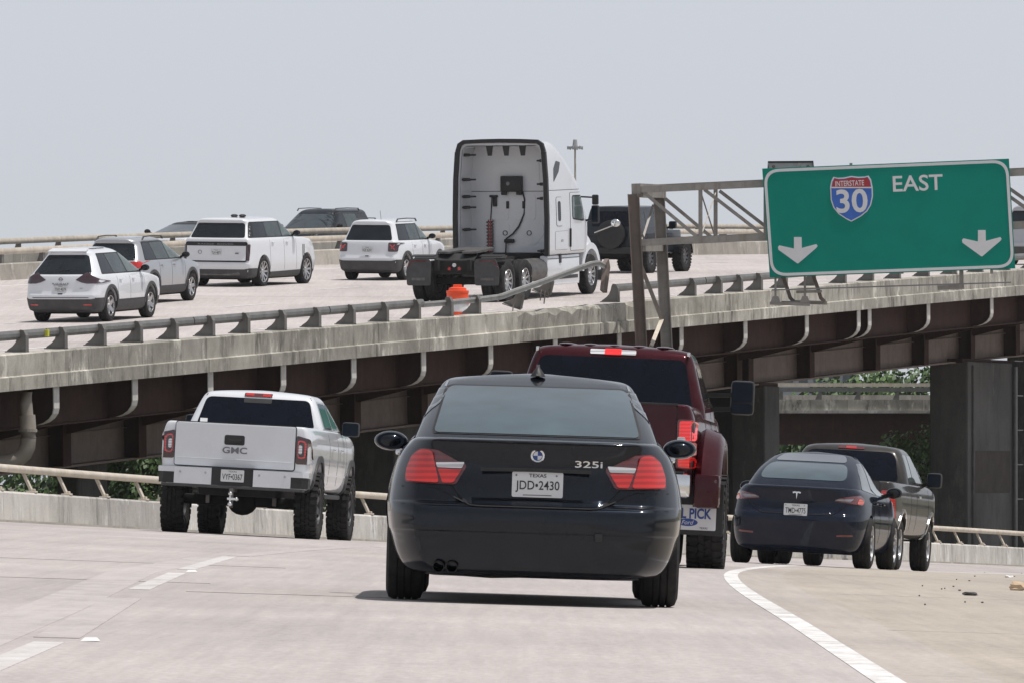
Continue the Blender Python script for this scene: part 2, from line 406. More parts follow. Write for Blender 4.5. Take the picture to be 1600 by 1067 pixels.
# upper carriageway: along a, lateral l (away from the near edge), height h
EX, EY = -9.43, 132.0
TH = R(22); UX, UY = math.sin(TH), math.cos(TH)
def deck_z(a, l): return 1.82 + .0528 * a - 1.6e-4 * max(0, a - 50) ** 2 + .012 * l + .001 * max(0, min(l, 31) - 15) ** 2 * .9 - .07 * max(0, l - 38) - (.25 if l > 30.62 else 0)
def D(a, l, h=0.0): return Vector((EX + UX * a - UY * l, EY + UY * a + UX * l, deck_z(a, l) + h))
def DM(a, l, h=0.0):
    u = (D(a + .5, l) - D(a - .5, l)).normalized(); v = Vector((-UY, UX, 0.012)).normalized(); w = u.cross(v).normalized(); v = w.cross(u)
    p = D(a, l, h)
    return Matrix(((u.x, v.x, w.x, p.x), (u.y, v.y, w.y, p.y), (u.z, v.z, w.z, p.z), (0, 0, 0, 1)))
def deck_inv(x, y):
    dx, dy = x - EX, y - EY; return UX * dx + UY * dy, -UY * dx + UX * dy
def upper_z(x, y): return deck_z(*deck_inv(x, y))
def a_at(pxx, l=0.0):
    """station along the deck edge whose picture column is pxx"""
    k = (pxx - 800) / FPX
    return (k * (EY + UX * l) - EX + UY * l) / (UX - k * UY)
def a_h(pxx, pyy, l=0.0):
    a = a_at(pxx, l); p = D(a, l); s = FPX / p.y; return a, (EYE - pyy) / s - p.z

# ------------------------------------------------------------------ ground and lower road
def sheet(name, rows, mat, parent=None, smooth=30):
    n = len(rows[0]); m = MB()
    m.add([p for r in rows for p in r], [(i * n + j, i * n + j + 1, (i + 1) * n + j + 1, (i + 1) * n + j) for i in range(len(rows) - 1) for j in range(n - 1)])
    return m.obj(name, mat, parent, smooth=smooth)
g = MB(); G0 = -5.2
g.add([(-2500, -300, G0), (2500, -300, G0), (2500, 5000, G0), (-2500, 5000, G0)], [(0, 1, 2, 3)])
tag(g.obj('ground', 'ground'), 'dull grass and dirt under the elevated roads', kind='structure')

rows = []
Y = -15.0
while Y <= 236:
    xb = xbar(Y) - 0.55
    cols = [xb + t for t in (0, .55, 1.5, 3, 4.5, 6, 7.5, 9, 10.5, 12, 13.5, 15, 17, 19, 22, 26)]
    rows.append([(x, Y, road_z(x, Y)) for x in cols]); Y += 0.5
lower = tag(sheet('lower_road', rows, 'lower_asphalt'), 'pale concrete ramp curving to the right under the overpass', kind='structure')
# its slab: skirt on the open side
sk = MB()
for i in range(len(rows) - 1):
    a, b = Vector(rows[i][0]), Vector(rows[i + 1][0]); k = len(sk.v)
    sk.add([a, b, b - Vector((0, 0, .7)), a - Vector((0, 0, .7))], [(0, 1, 2, 3)])
    c, d = a - Vector((0, 0, .7)), b - Vector((0, 0, .7)); e, f = Vector(rows[i + 1][-1]) - Vector((0, 0, .7)), Vector(rows[i][-1]) - Vector((0, 0, .7))
    sk.add([c, d, e, f], [(0, 1, 2, 3)]); h, j = Vector(rows[i][-1]), Vector(rows[i + 1][-1]); sk.add([h, j, e, f], [(0, 1, 2, 3)])
sk.obj('road_slab', 'slab', lower)

def ribbon(name, pts, width, mat, parent, zf, lift=0.003):
    """painted strip lying on a road surface; pts are x,y (or x,y,width)"""
    m = MB(); vs_ = []; pts = [Vector((p[0], p[1])) for p in pts]
    fine = []
    for a, b in zip(pts, pts[1:]):
        k = max(1, int((b - a).length / .5))
        fine += [a.lerp(b, t / k) for t in range(k)]
    fine.append(pts[-1])
    for i, p in enumerate(fine):
        t = (fine[min(i + 1, len(fine) - 1)] - fine[max(i - 1, 0)]).normalized(); nrm = Vector((t.y, -t.x)) * width / 2
        for q in (p - nrm, p + nrm): vs_.append((q.x, q.y, zf(q.x, q.y) + lift))
    n = len(vs_); lo_ = [(x, y, z - lift - .01) for x, y, z in vs_]       # edges run down into the pavement
    m.add(vs_ + lo_, [f for i in range(len(fine) - 1) for f in ((2 * i, 2 * i + 1, 2 * i + 3, 2 * i + 2), (2 * i, 2 * i + 2, n + 2 * i + 2, n + 2 * i), (2 * i + 1, 2 * i + 3, n + 2 * i + 3, n + 2 * i + 1))] + [(0, 1, n + 1, n), (n - 2, n - 1, 2 * n - 1, 2 * n - 2)])
    return m.obj(name, mat, parent)
def spline2(pts, n=8):
    out = []
    for i in range(len(pts) - 1):
        p0 = Vector(pts[max(i - 1, 0)]); p1 = Vector(pts[i]); p2 = Vector(pts[i + 1]); p3 = Vector(pts[min(i + 2, len(pts) - 1)])
        for k in range(n):
            t = k / n
            out.append(0.5 * ((2 * p1) + (p2 - p0) * t + (2 * p0 - 5 * p1 + 4 * p2 - p3) * t * t + (3 * p1 - p0 - 3 * p2 + p3) * t ** 3))
    out.append(Vector(pts[-1])); return out
eline = spline2([(1.30, 12), (1.44, 26), (1.56, 38), (1.68, 50), (1.85, 60), (2.10, 68), (2.55, 76), (3.2, 86), (4.1, 97), (5.6, 112), (8.4, 132), (13, 160)])
_ex = sorted((p.y, p.x) for p in eline)
shr = []
Y = 12.5
while Y <= 158: x0 = lerp_tab(_ex, Y) + .02; shr.append([(x0 - .01, Y, road_z(x0, Y) - .01)] + [(x, Y, road_z(x, Y) + .0015) for x in [x0 + t for t in (0, .45, 1, 2.5, 4, 6, 8.5, 11)]]); Y += .5
sheet('shoulder_strip', [r_[:3] for r_ in shr], 'shoulder_mix', lower)
tag(sheet('road_shoulder', [r_[2:] for r_ in shr], 'shoulder_concrete'), 'tan concrete shoulder on the inside of the bend', kind='structure')
tag(ribbon('edge_line', eline, 0.125, 'white_line', None, road_z), 'solid white edge line bending right beside the shoulder', kind='structure')
for seg in ([(-1.84, 20), (-1.95, 30.2)], [(-1.97, 31), (-2.22, 41)], [(-2.30, 44.2), (-2.43, 52)], [(-2.46, 54), (-2.5, 63.5)], [(-2.44, 64), (-1.86, 80)], [(-1.6, 84), (-.6, 96)]):
    tag(ribbon('lane_line', seg, 0.13 if seg[0][1] not in (31, 64) else 0.2, 'worn_line' if seg[0][1] in (54, 44.2, 20) else 'ghost_line', None, road_z), 'worn white lane line on the ramp', kind='structure')
ribbon('old_stripe', [(-2.10, 20), (-2.42, 38), (-2.75, 52), (-2.6, 62)], 0.34, 'ghost_line', lower, road_z, 0.0015)
for yy, x0, x1 in ((47.5, -10.5, -2.0), (57.0, -10.8, -1.8), (53, 2.4, 4.5), (38.2, 2.0, 3.0), (44.0, -2.0, -.6)):
    m = ribbon('slab_joint', [(x0 + (x1 - x0) * k / 8, yy + 0.02 * math.sin(k * 2.1 + yy)) for k in range(9)], 0.022, 'joint_dark', lower, road_z, 0.002)

# raised pavement markers
for k, (x, y) in enumerate(((-2.36, 52.8), (-1.80, 30.6))):
    m = MB(); m.prism([(-.04, -.05, 0), (.04, -.05, 0), (.025, -.03, .014), (-.025, -.03, .014)], (0, .09, 0))
    o = m.obj('pavement_marker', 'reflect_white', None, Matrix.Translation((x, y, road_z(x, y) + .002))); tag(o, ['white reflective road stud on the lane line, farther one', 'white reflective road stud on the lane line, nearer one'][k], 'road stud', 'road studs')

# litter on the shoulder
def crumple(name, p, r, mat, label, seed, sq=0.6):
    rnd = random.Random(seed); bm = bmesh.new(); bmesh.ops.create_icosphere(bm, subdivisions=2, radius=1)
    for v in bm.verts:
        f = rnd.uniform(.6, 1.15); v.co = (v.co.x * r[0] * f, v.co.y * r[1] * f, (v.co.z * sq + .45) * r[2] * f)
    me = bpy.data.meshes.new(name); bm.to_mesh(me); bm.free()
    tag(obj(name, me, mat, None, Matrix.Translation((p[0], p[1], road_z(p[0], p[1])))), label, 'litter')
def on_road(x, y):
    lo, hi = 30.0, 900.0
    for _ in range(40):
        s = (lo + hi) / 2; p = px(x, y, s)
        if p.z < road_z(p.x, p.y): lo = s
        else: hi = s
    return p
def _lit(x, y, r, mat, label, seed, name='litter', sq=.6):
    p = on_road(x, y); crumple(name, p, r, mat, label, seed, sq)
_lit(1590, 922, (.09, .07, .075), 'litter_tan', 'crumpled tan paper bag lying on the shoulder at the right edge', 1, 'paper_bag')
_lit(1515, 930, (.07, .05, .03), 'grey_trim', 'flat dark grey scrap lying on the shoulder', 2, 'rubber_scrap')
_lit(1576, 902, (.05, .05, .03), 'reflect_white', 'small white scrap near the far shoulder edge', 3, 'white_scrap')
for k in range(16):
    rnd = random.Random(k + 40); x, y = rnd.uniform(1430, 1600), rnd.uniform(893, 948)
    p = on_road(x, y); 
    if k == 0: peb = MB()
    peb.ball((p.x, p.y, p.z + .008), (rnd.uniform(.006, .016), .012, .007), 6, 4)
tag(peb.obj('gravel', 'joint_dark'), 'scattered grit and pebbles on the shoulder', 'gravel', kind='stuff')

# ------------------------------------------------------------------ roadside barrier of the ramp: concrete kerb wall with a pipe rail
def curve_pts(y0, y1, step, off=0.0):
    out = []; y = y0
    while y <= y1 + 1e-6:
        t = Vector((xbar(y + .5) - xbar(y - .5), 1.0)).normalized(); out.append(Vector((xbar(y) - t.y * off, y + t.x * off))); y += step
    return out
bar = thing('roadside_barrier', 'low concrete wall with tan pipe rail along the far side of the ramp', 'barrier', (xbar(110), 110, road_z(xbar(110), 110)))
y = 62.0; rnd = random.Random(5)
while y < 226:
    ln = rnd.choice((2.6, 3.2, 4.0, 4.6)); y1 = min(y + ln, 226.5); m = MB(); vs_ = []
    ys = [y + .012, y + ln * .33, y + ln * .66, y1]
    for q in ys:
        t = Vector((xbar(q + .5) - xbar(q - .5), 1.0)).normalized(); nn = Vector((-t.y, t.x)); c = Vector((xbar(q), q)); z = road_z(c.x, q)
        for o_, h in ((0, -.05), (.02, .44), (.045, .47), (.29, .47), (.31, .44), (.33, -.65)):
            p = c + nn * o_; vs_.append((p.x, p.y, z + h))
    fs = [(i * 6 + j, i * 6 + (j + 1) % 6, (i + 1) * 6 + (j + 1) % 6, (i + 1) * 6 + j) for i in range(3) for j in range(6)] + [tuple(range(6)), tuple(range(18, 24))]
    m.add(vs_, fs); m.obj('wall_panel', 'barrier', bar); y = y1
kerb = curve_pts(62, 226, 2.0, -0.16)
m = MB(); m.sweep([(p.x, p.y, road_z(p.x, p.y) + .004) for p in kerb], [(-.16, -.03), (.16, -.03), (.16, .022), (-.16, .03)]); m.obj('gutter_strip', 'median', bar)
rail = curve_pts(62, 226, 2.0, 0.20)
for i in range(0, len(rail) - 1, 2):
    sg = rail[i:i + 3]
    m = MB(); m.sweep([(p.x, p.y, road_z(p.x, p.y) + .815) for p in sg], [(math.cos(k * math.pi / 6) * .075, math.sin(k * math.pi / 6) * .06) for k in range(12)])
    m.obj('pipe_rail', 'rail_paint', bar, smooth=50)
y = 63.0; first = None
while y < 225:
    t = Vector((xbar(y + .5) - xbar(y - .5), 1.0)).normalized(); nn = Vector((-t.y, t.x)); c = Vector((xbar(y), y)); z = road_z(c.x, y)
    mt = Matrix(((t.x, nn.x, 0, c.x), (t.y, nn.y, 0, c.y), (0, 0, 1, z), (0, 0, 0, 1)))
    if first is None:
        m = MB(); m.bar((0.0, .09, .47), (0, .24, .78), .035, .10, (1, 0, 0)); m.box((0, .10, .485), (.15, .15, .03), bev=.01)
        m.box((0, .08, .51), (.06, .07, .05), bev=.015)
        first = m.obj('rail_post', 'rail_paint', bar, mt); 
    else: copyobj(first, bar, W[bar.name].inverted() @ mt)
    y += 1.95

# ------------------------------------------------------------------ upper carriageway
def deck_rows(l0, l1, a0=-70, a1=420, step=6, nl=8, h=0.0):
    rr = []; a = a0
    while a <= a1: rr.append([D(a, l0 + (l1 - l0) * k / nl, h) for k in range(nl + 1)]); a += step
    return rr
up = tag(sheet('upper_road', deck_rows(.29, 28.3), 'upper_asphalt'), 'pale concrete carriageway of the overpass climbing to the right', kind='structure')
sheet('deck_slab', deck_rows(.29, 28.3, h=-.22), 'slab', up)
op = tag(sheet('opposite_road', deck_rows(30.65, 46.0, nl=16), 'upper_asphalt'), 'pale concrete carriageway for oncoming traffic behind the median', kind='structure')
sheet('deck_slab', deck_rows(30.65, 46.0, h=-.22), 'slab', op)
def dline(a0, a1, l, w=.14, mat='deck_line', lab='white lane dash on the overpass'):
    m = MB(); k = max(1, int((a1 - a0) / 3)); vs_ = []
    for i in range(k + 1):
        a = a0 + (a1 - a0) * i / k
        vs_ += [D(a, l - w / 2, .006), D(a, l + w / 2, .006)]
    m.add(vs_, [(2 * i, 2 * i + 1, 2 * i + 3, 2 * i + 2) for i in range(k)])
    return tag(m.obj('lane_line', mat), lab, kind='structure')
dline(-70, 300, 2.4, .12, 'deck_ghost', 'solid edge line of the overpass'); dline(-70, 300, 26.3, .14, 'deck_line', 'edge line by the median')
for l in (6.2, 10.0, 13.8, 17.6, 21.3):
    a = -60 + (l * 3.7) % 12
    while a < 200: dline(a, a + 3.05, l); a += 12.2
for k in range(14):      # deck joints and oil tracks
    a = -30 + k * 15.8; m = MB()
    m.add([D(a, .4, .003), D(a, 9, .003), D(a, 18, .003), D(a, 24, .003), D(a, 28.2, .003), D(a + .06, 28.2, .003), D(a + .06, 24, .003), D(a + .06, 18, .003), D(a + .06, 9, .003), D(a + .06, .4, .003)], [(0, 1, 8, 9), (1, 2, 7, 8), (2, 3, 6, 7), (3, 4, 5, 6)]); m.obj('deck_joint', 'joint_dark', up)

# near parapet
par = thing('bridge_parapet', 'stained concrete parapet along the near edge of the overpass, chipped by a crash', 'parapet', D(20, 0))
PROF = [(0.0, .02), (-.055, .0), (-.055, -.25), (.28, -.25), (.30, .40), (.27, .43), (.03, .43), (0.0, .405)]
a = -14.0; rnd = random.Random(11); DAM = (a_at(846), a_at(1000))
while a < 76:
    ln = rnd.choice((1.3, 1.7, 2.1, 2.6, 3.0)); b = a + ln; m = MB()
    dmg = DAM[0] - .2 < (a + b) / 2 < DAM[1]
    st = [a + .006] + ([a + ln * t for t in (.15, .3, .45, .6, .75, .88)] if dmg else []) + [b - .006]
    vs_ = []
    for q in st:
        for i, (l, h) in enumerate(PROF):
            if dmg and i >= 5: h -= rnd.uniform(0, .06); l += rnd.uniform(-.01, .03)
            if dmg and i == 7: h -= rnd.uniform(0, .10)
            if dmg and i in (0, 1, 2) and q < DAM[0] + 3.2: l += .045
            vs_.append(D(q, l, h))
    n = len(PROF)
    m.add(vs_, [(i * n + j, i * n + (j + 1) % n, (i + 1) * n + (j + 1) % n, (i + 1) * n + j) for i in range(len(st) - 1) for j in range(n)] + [tuple(range(n)), tuple(range((len(st) - 1) * n, len(st) * n))])
    m.obj('wall_panel', 'parapet', par); a = b

# metal rail on the parapet
POSTP = [(.055, 0), (.055, .30), (.10, .40), (.17, .415), (.205, .37), (.225, .28), (.27, .18), (.335, .11), (.42, .055), (.45, .03), (.45, 0)]
def rail_post_mesh():
    m = MB(); m.prism([(-.025, l, h) for l, h in POSTP], (.05, 0, 0))
    m.prism([(-.06, .035, 0), (-.06, .0545, 0), (-.06, .0545, .30), (-.06, .099, .40), (-.06, .085, .41), (-.06, .035, .31)], (.12, 0, 0))
    m.box((0, .25, .010), (.15, .43, .02)); return m
guard = thing('bridge_guard_rail', 'grey metal rail on slanted posts along the near parapet, torn up at the crash spot', 'guard rail', D(20, .1, .43))
SECT = [(-.035, -.085), (.03, -.085), (.058, -.03), (.058, .03), (.03, .085), (-.035, .085)]
pm = rail_post_mesh(); post0 = pm.obj('post', 'post_steel', guard, DM(a_at(38, .1), 0, .43)); 
for x in (99, 160, 217, 273, 330, 385, 442, 496, 550, 602, 652, 703, 746, 963, 1083, 1124, 1156, 1187, 1226, 1270, 1318, 1361, 1403, 1448, 1491, 1532, 1574, 1616):
    copyobj(post0, guard, W[guard.name].inverted() @ DM(a_at(x, .1), 0, .43))
for x in (-22, -82, -142): copyobj(post0, guard, W[guard.name].inverted() @ DM(a_at(x, .1), 0, .43))
def railseg(xs, name='rail_section', mat='galvanised', l=.22, h=.43 + .315):
    m = MB(); m.sweep([D(a_at(x, l), l, h) for x in xs], SECT); return m.obj(name, mat, guard, smooth=25)
for x0, x1 in ((-200, 70), (70, 300), (300, 512), (512, 660), (958, 1100), (1100, 1330), (1330, 1500), (1500, 1680)):
    k = max(2, int((x1 - x0) / 40)); railseg([x0 + .8 + (x1 - x0 - 1.6) * i / k for i in range(k + 1)])
path = []
for x, y_, l in ((661, 476.5, .22), (700, 473.5, .20), (745, 469, .14), (780, 464.5, .05), (786, 463, .03), (800, 457.5, .0), (850, 440, -.08), (900, 421.5, -.12), (924, 413, -.10), (935, 411.5, -.06), (944, 416, .0)):
    aa, hh = a_h(x, y_, l); path.append(D(aa, l, hh))
m = MB(); m.sweep(path, [(-.025, -.06), (.02, -.06), (.02, .005), (.04, .02), (.032, .06), (-.025, .06)]); m.obj('bent_rail', 'bright_rail', guard, smooth=25)
def loosepost(x, y_, l, rx, ry, flip=1):
    aa, hh = a_h(x, y_, l); mt = DM(aa, l, hh) @ Matrix.Rotation(ry, 4, 'Y') @ Matrix.Rotation(rx, 4, 'X') @ Matrix.Translation((0, -.12, -.36))
    return copyobj(post0, guard, W[guard.name].inverted() @ mt)
loosepost(814, 458, .08, R(18), R(-14)); loosepost(860, 438, 0, R(20), R(-18)); 
tw = []
for x, y_ in ((946, 408), (948, 418), (946, 432), (944, 447), (943, 456)):
    aa, hh = a_h(x, y_, .05); tw.append(D(aa, .05, hh))
m = MB(); m.sweep(tw, [(-.05, -.10), (.05, -.10), (.05, .10), (-.05, .10)], (UX, UY, 0)); m.obj('torn_end', 'rusty_steel', guard)
for x, y0_, y1_ in ((803, 470, 487), (846, 453, 470), (852, 455, 475), (858, 453, 466)):
    a0, h0 = a_h(x, y0_, .05); a1, h1 = a_h(x - 2, y1_, .05); m = MB(); m.tube([D(a0, .05, h0), D(a1, .05, h1)], .015, 6); m.obj('anchor_bolt', 'rusty_steel', guard)
a0, h0 = a_h(72, 517, .16); m = MB(); m.box((0, .02, 0), (.07, .1, .13)); m.obj('marker_tape', 'yellow_tape', guard, DM(a0, .14, .745))

# median: two parapets with rails, then the far edge
def far_rail(l, a0, a1, name, label, hw=.46, pm_mat='median', rmat='rail_paint', step=2.6, plen=5.2, side=1, rail2=True):
    t = thing(name, label, 'barrier', D((a0 + a1) / 2, l)); a = a0
    while a < a1:
        b = min(a + plen, a1); m = MB(); pr = [(0, 0), (.03, hw - .03), (.06, hw), (.25, hw), (.28, hw - .03), (.30, 0)]; vs_ = []
        for q in (a + .012, (a + b) / 2, b): vs_ += [D(q, l + o_, h) for o_, h in pr]
        m.add(vs_, [(i * 6 + j, i * 6 + (j + 1) % 6, (i + 1) * 6 + (j + 1) % 6, (i + 1) * 6 + j) for i in range(2) for j in range(6)] + [tuple(range(6)), tuple(range(12, 18))])
        m.obj('wall_panel', pm_mat, t)
        m = MB(); m.sweep([D(q, l + .12, hw + .33) for q in (a, (a + b) / 2, b)], SECT); m.obj('rail_section', rmat, t, smooth=50)
        if rail2:
            m = MB(); m.sweep([D(q, l + .14, hw + .14) for q in (a, (a + b) / 2, b)], [(-.03, -.05), (.03, -.05), (.03, .05), (-.03, .05)]); m.obj('lower_rail_section', 'post_steel', t)
        a = b
    fst = None; a = a0 + .6
    while a < a1:
        if fst is None:
            m = MB(); m.prism([(-.07, .10, 0), (-.07, .30, 0), (-.07, .22, .2), (-.07, .19, .36), (-.07, .11, .36)], (.14, 0, 0)); fst = m.obj('post', 'post_steel', t, DM(a, l, hw))
        else: copyobj(fst, t, W[t.name].inverted() @ DM(a, l, hw))
        a += step
    return t
far_rail(28.3, -10, 190, 'median_barrier', 'concrete median wall with metal rail behind the white vehicles', rail2=False)
far_rail(30.3, -10, 190, 'median_barrier', 'second median wall and rail bordering the oncoming lanes', hw=.60, rail2=False)
far_rail(45.7, -10, 230, 'outer_barrier', 'farthest parapet and rail beyond the oncoming lanes', hw=.50)

# steel under the deck
gd = thing('fascia_girder', 'dark brown steel edge girder under the near side of the overpass with pale curved brackets', 'girder', D(20, .7, -1))
a = -14.0
while a < 78:
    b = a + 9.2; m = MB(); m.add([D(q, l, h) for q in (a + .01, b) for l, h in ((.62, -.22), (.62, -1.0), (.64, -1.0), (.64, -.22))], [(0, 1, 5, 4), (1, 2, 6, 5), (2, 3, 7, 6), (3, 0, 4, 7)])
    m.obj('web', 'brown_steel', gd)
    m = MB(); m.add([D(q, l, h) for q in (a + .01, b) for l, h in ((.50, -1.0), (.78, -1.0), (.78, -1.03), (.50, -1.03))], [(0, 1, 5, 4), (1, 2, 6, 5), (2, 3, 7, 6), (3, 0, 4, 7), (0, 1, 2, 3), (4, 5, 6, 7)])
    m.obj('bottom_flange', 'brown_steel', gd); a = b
BC = [(.03, -.255), (.03, -.66)] + [(.03 + .50 * (1 - math.cos(t)), -.66 - .33 * math.sin(t)) for t in (R(18), R(36), R(54), R(72), R(88))]
m = MB(); m.sweep([(0, l, h) for l, h in BC], [(-.055, -.012), (.055, -.012), (.055, .012), (-.055, .012)], (1, 0, 0))
mm = [(0.0, l, h) for l, h in BC] + [(0.0, .61, -.99), (0.0, .61, -.25)]
m2 = MB(); m2.prism([(-.008, p[1] + (.022 if p[1] < .6 else 0), p[2]) for p in mm], (.016, 0, 0))
br0 = None
bx = [a_at(x, .03) for x in (88, 211, 329, 443, 553, 662, 767, 868, 968, 1065, 1165, 1261, 1342, 1359, 1451, 1550)]
bx = [bx[0] - 3.95 * k for k in (3, 2, 1)] + bx + [bx[-1] + 3.95, bx[-1] + 7.9]
mesh_b = None
for a in bx:
    mt = DM(a, 0)
    # sweep up-vector lies along the deck: strip is 110 mm wide along the road, 24 mm thick
    if mesh_b is None:
        s_ = MB(); pts = BC
        for (l0, h0), (l1, h1) in zip(pts, pts[1:]):
            s_.add([(x_, l0, h0) for x_ in (-.12, .12)] + [(x_, l1, h1) for x_ in (-.12, .12)] + [(x_, l0 + .02, h0) for x_ in (-.12, .12)] + [(x_, l1 + .02, h1) for x_ in (-.12, .12)], [(0, 1, 3, 2), (4, 5, 7, 6), (0, 2, 6, 4), (1, 3, 7, 5)])
        mesh_b = s_.obj('bracket_flange', 'bracket_steel', gd, mt); m2o = m2.obj('bracket_web', 'brown_steel', gd, mt)
    else:
        copyobj(mesh_b, gd, W[gd.name].inverted() @ mt); copyobj(m2o, gd, W[gd.name].inverted() @ mt)

def deep_girder(l, name, label, a0=-20, a1=120, hb=-2.15, mat='tan_steel'):
    t = thing(name, label, 'girder', D(30, l, hb)); a = a0
    while a < a1:
        b = a + 11.85; m = MB(); m.add([D(q, l + o_, h) for q in (a + .01, b) for o_, h in ((0, -.22), (0, hb), (.03, hb), (.03, -.22))], [(0, 1, 5, 4), (1, 2, 6, 5), (2, 3, 7, 6), (3, 0, 4, 7)]); m.obj('web', mat, t)
        m = MB(); m.add([D(q, l + o_, h) for q in (a + .01, b) for o_, h in ((-.24, hb), (.27, hb), (.27, hb - .045), (-.24, hb - .045))], [(0, 1, 5, 4), (1, 2, 6, 5), (2, 3, 7, 6), (3, 0, 4, 7), (0, 1, 2, 3), (4, 5, 6, 7)]); m.obj('bottom_flange', mat, t)
        m = MB(); m.add([D(q, l + o_, h) for q in (a + .01, b) for o_, h in ((-.07, hb + .62), (0, hb + .62), (0, hb + .60), (-.07, hb + .60))], [(0, 1, 5, 4), (1, 2, 6, 5), (2, 3, 7, 6), (3, 0, 4, 7)]); m.obj('long_stiffener', mat, t)
        a = b
    k = 0; f0 = None; f1 = None
    for a in [bx[0] - 3.95 * q for q in (3, 2, 1)] + bx + [bx[-1] + 3.95 * q for q in range(1, 10)]:
        if f0 is None:
            m = MB(); m.box((0, -.21, (hb - .22) / 2), (.03, .40, -hb - .22)); m.box((0, -.42, (hb - .22) / 2), (.36, .025, -hb - .23)); f0 = m.obj('stiffener', 'brown_steel', t, DM(a, l))
        else: copyobj(f0, t, W[t.name].inverted() @ DM(a, l))
    return t
deep_girder(3.6, 'plate_girder', 'deep tan plate girder with dark upright stiffeners behind the edge girder')
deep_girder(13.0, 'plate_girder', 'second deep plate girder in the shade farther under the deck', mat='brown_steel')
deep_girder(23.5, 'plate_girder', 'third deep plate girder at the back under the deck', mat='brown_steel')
# cantilever arms between edge girder and deep girder
for a in bx:
    m = MB(); m.prism([(-.06, .66, -.24), (-.06, 3.15, -.24), (-.06, 3.15, -1.5), (-.06, .66, -.9)], (.12, 0, 0)); m.obj('cantilever_arm', 'brown_steel', gd, DM(a, 0))

# piers
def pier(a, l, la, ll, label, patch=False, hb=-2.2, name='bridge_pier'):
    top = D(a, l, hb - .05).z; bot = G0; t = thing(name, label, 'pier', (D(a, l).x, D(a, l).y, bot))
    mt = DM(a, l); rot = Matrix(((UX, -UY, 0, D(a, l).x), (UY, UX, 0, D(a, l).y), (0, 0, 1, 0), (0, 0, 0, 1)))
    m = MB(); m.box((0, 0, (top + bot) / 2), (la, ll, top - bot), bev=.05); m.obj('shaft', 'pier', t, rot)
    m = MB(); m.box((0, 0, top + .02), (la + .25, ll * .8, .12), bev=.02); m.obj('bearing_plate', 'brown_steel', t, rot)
    if patch:
        m = MB(); m.box((.12, -ll / 2 - .006, .15), (la - .75, .012, 1.15)); m.obj('painted_patch', 'pier_patch', t, rot)
        m = MB(); m.box((-la / 2 + .38, -ll / 2 - .03, (top + bot) / 2), (.14, .06, top - bot - .2), bev=.02); m.obj('corner_rib', 'pier', t, rot)
        m = MB(); m.tube([(la / 2 - .05, -ll / 2 - .10, bot), (la / 2 - .05, -ll / 2 - .10, top - .1)], .06, 10)
        for k in range(7): m.box((la / 2 + .3, -ll / 2 - .06, -2.5 + k * .95), (.75, .05, .03))
        m.obj('conduit', 'galvanised', t, rot)
    return t
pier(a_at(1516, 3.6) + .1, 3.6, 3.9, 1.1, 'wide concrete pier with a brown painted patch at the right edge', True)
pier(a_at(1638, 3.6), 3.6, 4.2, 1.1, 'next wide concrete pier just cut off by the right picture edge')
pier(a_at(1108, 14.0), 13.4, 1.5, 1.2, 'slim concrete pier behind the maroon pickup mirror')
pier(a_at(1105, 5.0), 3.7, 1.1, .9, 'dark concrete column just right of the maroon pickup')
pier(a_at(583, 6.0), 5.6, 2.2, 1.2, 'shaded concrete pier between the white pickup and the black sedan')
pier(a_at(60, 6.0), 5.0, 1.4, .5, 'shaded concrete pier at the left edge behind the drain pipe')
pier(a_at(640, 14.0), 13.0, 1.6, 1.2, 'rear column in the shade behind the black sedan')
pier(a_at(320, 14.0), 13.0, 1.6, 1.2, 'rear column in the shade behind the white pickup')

# drain pipe at the left
dp = thing('drain_pipe', 'fat painted drain pipe elbow hanging under the deck at the left edge', 'pipe', px(40, 720, 84))
P0 = lambda x, y, s=84: px(x, y, s)
def tp(pts, r, nm):
    m = MB(); m.tube(pts, r, 16); m.obj(nm, 'pipe_paint', dp, smooth=50)
tp([P0(41, 612), P0(41, 630), P0(42.5, 650)], .115, 'upper_pipe'); tp([P0(42.5, 648), P0(44, 668), P0(44, 684)], .15, 'lower_pipe')
tp([P0(44, 684), P0(43, 697), P0(38, 708), P0(28, 717), P0(14, 722), P0(-6, 724), P0(-40, 724)], .148, 'elbow')
m = MB(); m.lathe([(-.03, .10), (-.03, .175), (.03, .175), (.03, .10)], 20, 'z', P0(43.5, 672)); m.obj('collar', 'pipe_paint', dp)

# ------------------------------------------------------------------ sign gantry
SS = 70.0; BETA = R(-2.35)
GM = Matrix.Translation(px(1390, 341, SS)) @ Matrix.Rotation(BETA, 4, 'Y')
def GL(x, y, d=0.0):
    dx, dz = (x - 1390) / SS, (341 - y) / SS; b = -BETA
    return Vector((dx * math.cos(b) + dz * math.sin(b), d, -dx * math.sin(b) + dz * math.cos(b)))
gan = thing('sign_gantry', 'weathered steel truss gantry on two I-beam posts carrying the green sign', 'gantry', mtx=GM)
L0 = I4
def gbeam(name, a, b, w, h, mat='gantry_steel', up=(0, 1, 0), i=False):
    m = MB(); (m.ibeam(a, b, w, h, .022, up) if i else m.bar(a, b, w, h, up)); return m.obj(name, mat, gan, local=L0)
TD = 1.15      # front and back truss faces
fp, bp_ = GL(991, 303, 0.3), GL(1032, 291, 0.3 + TD)
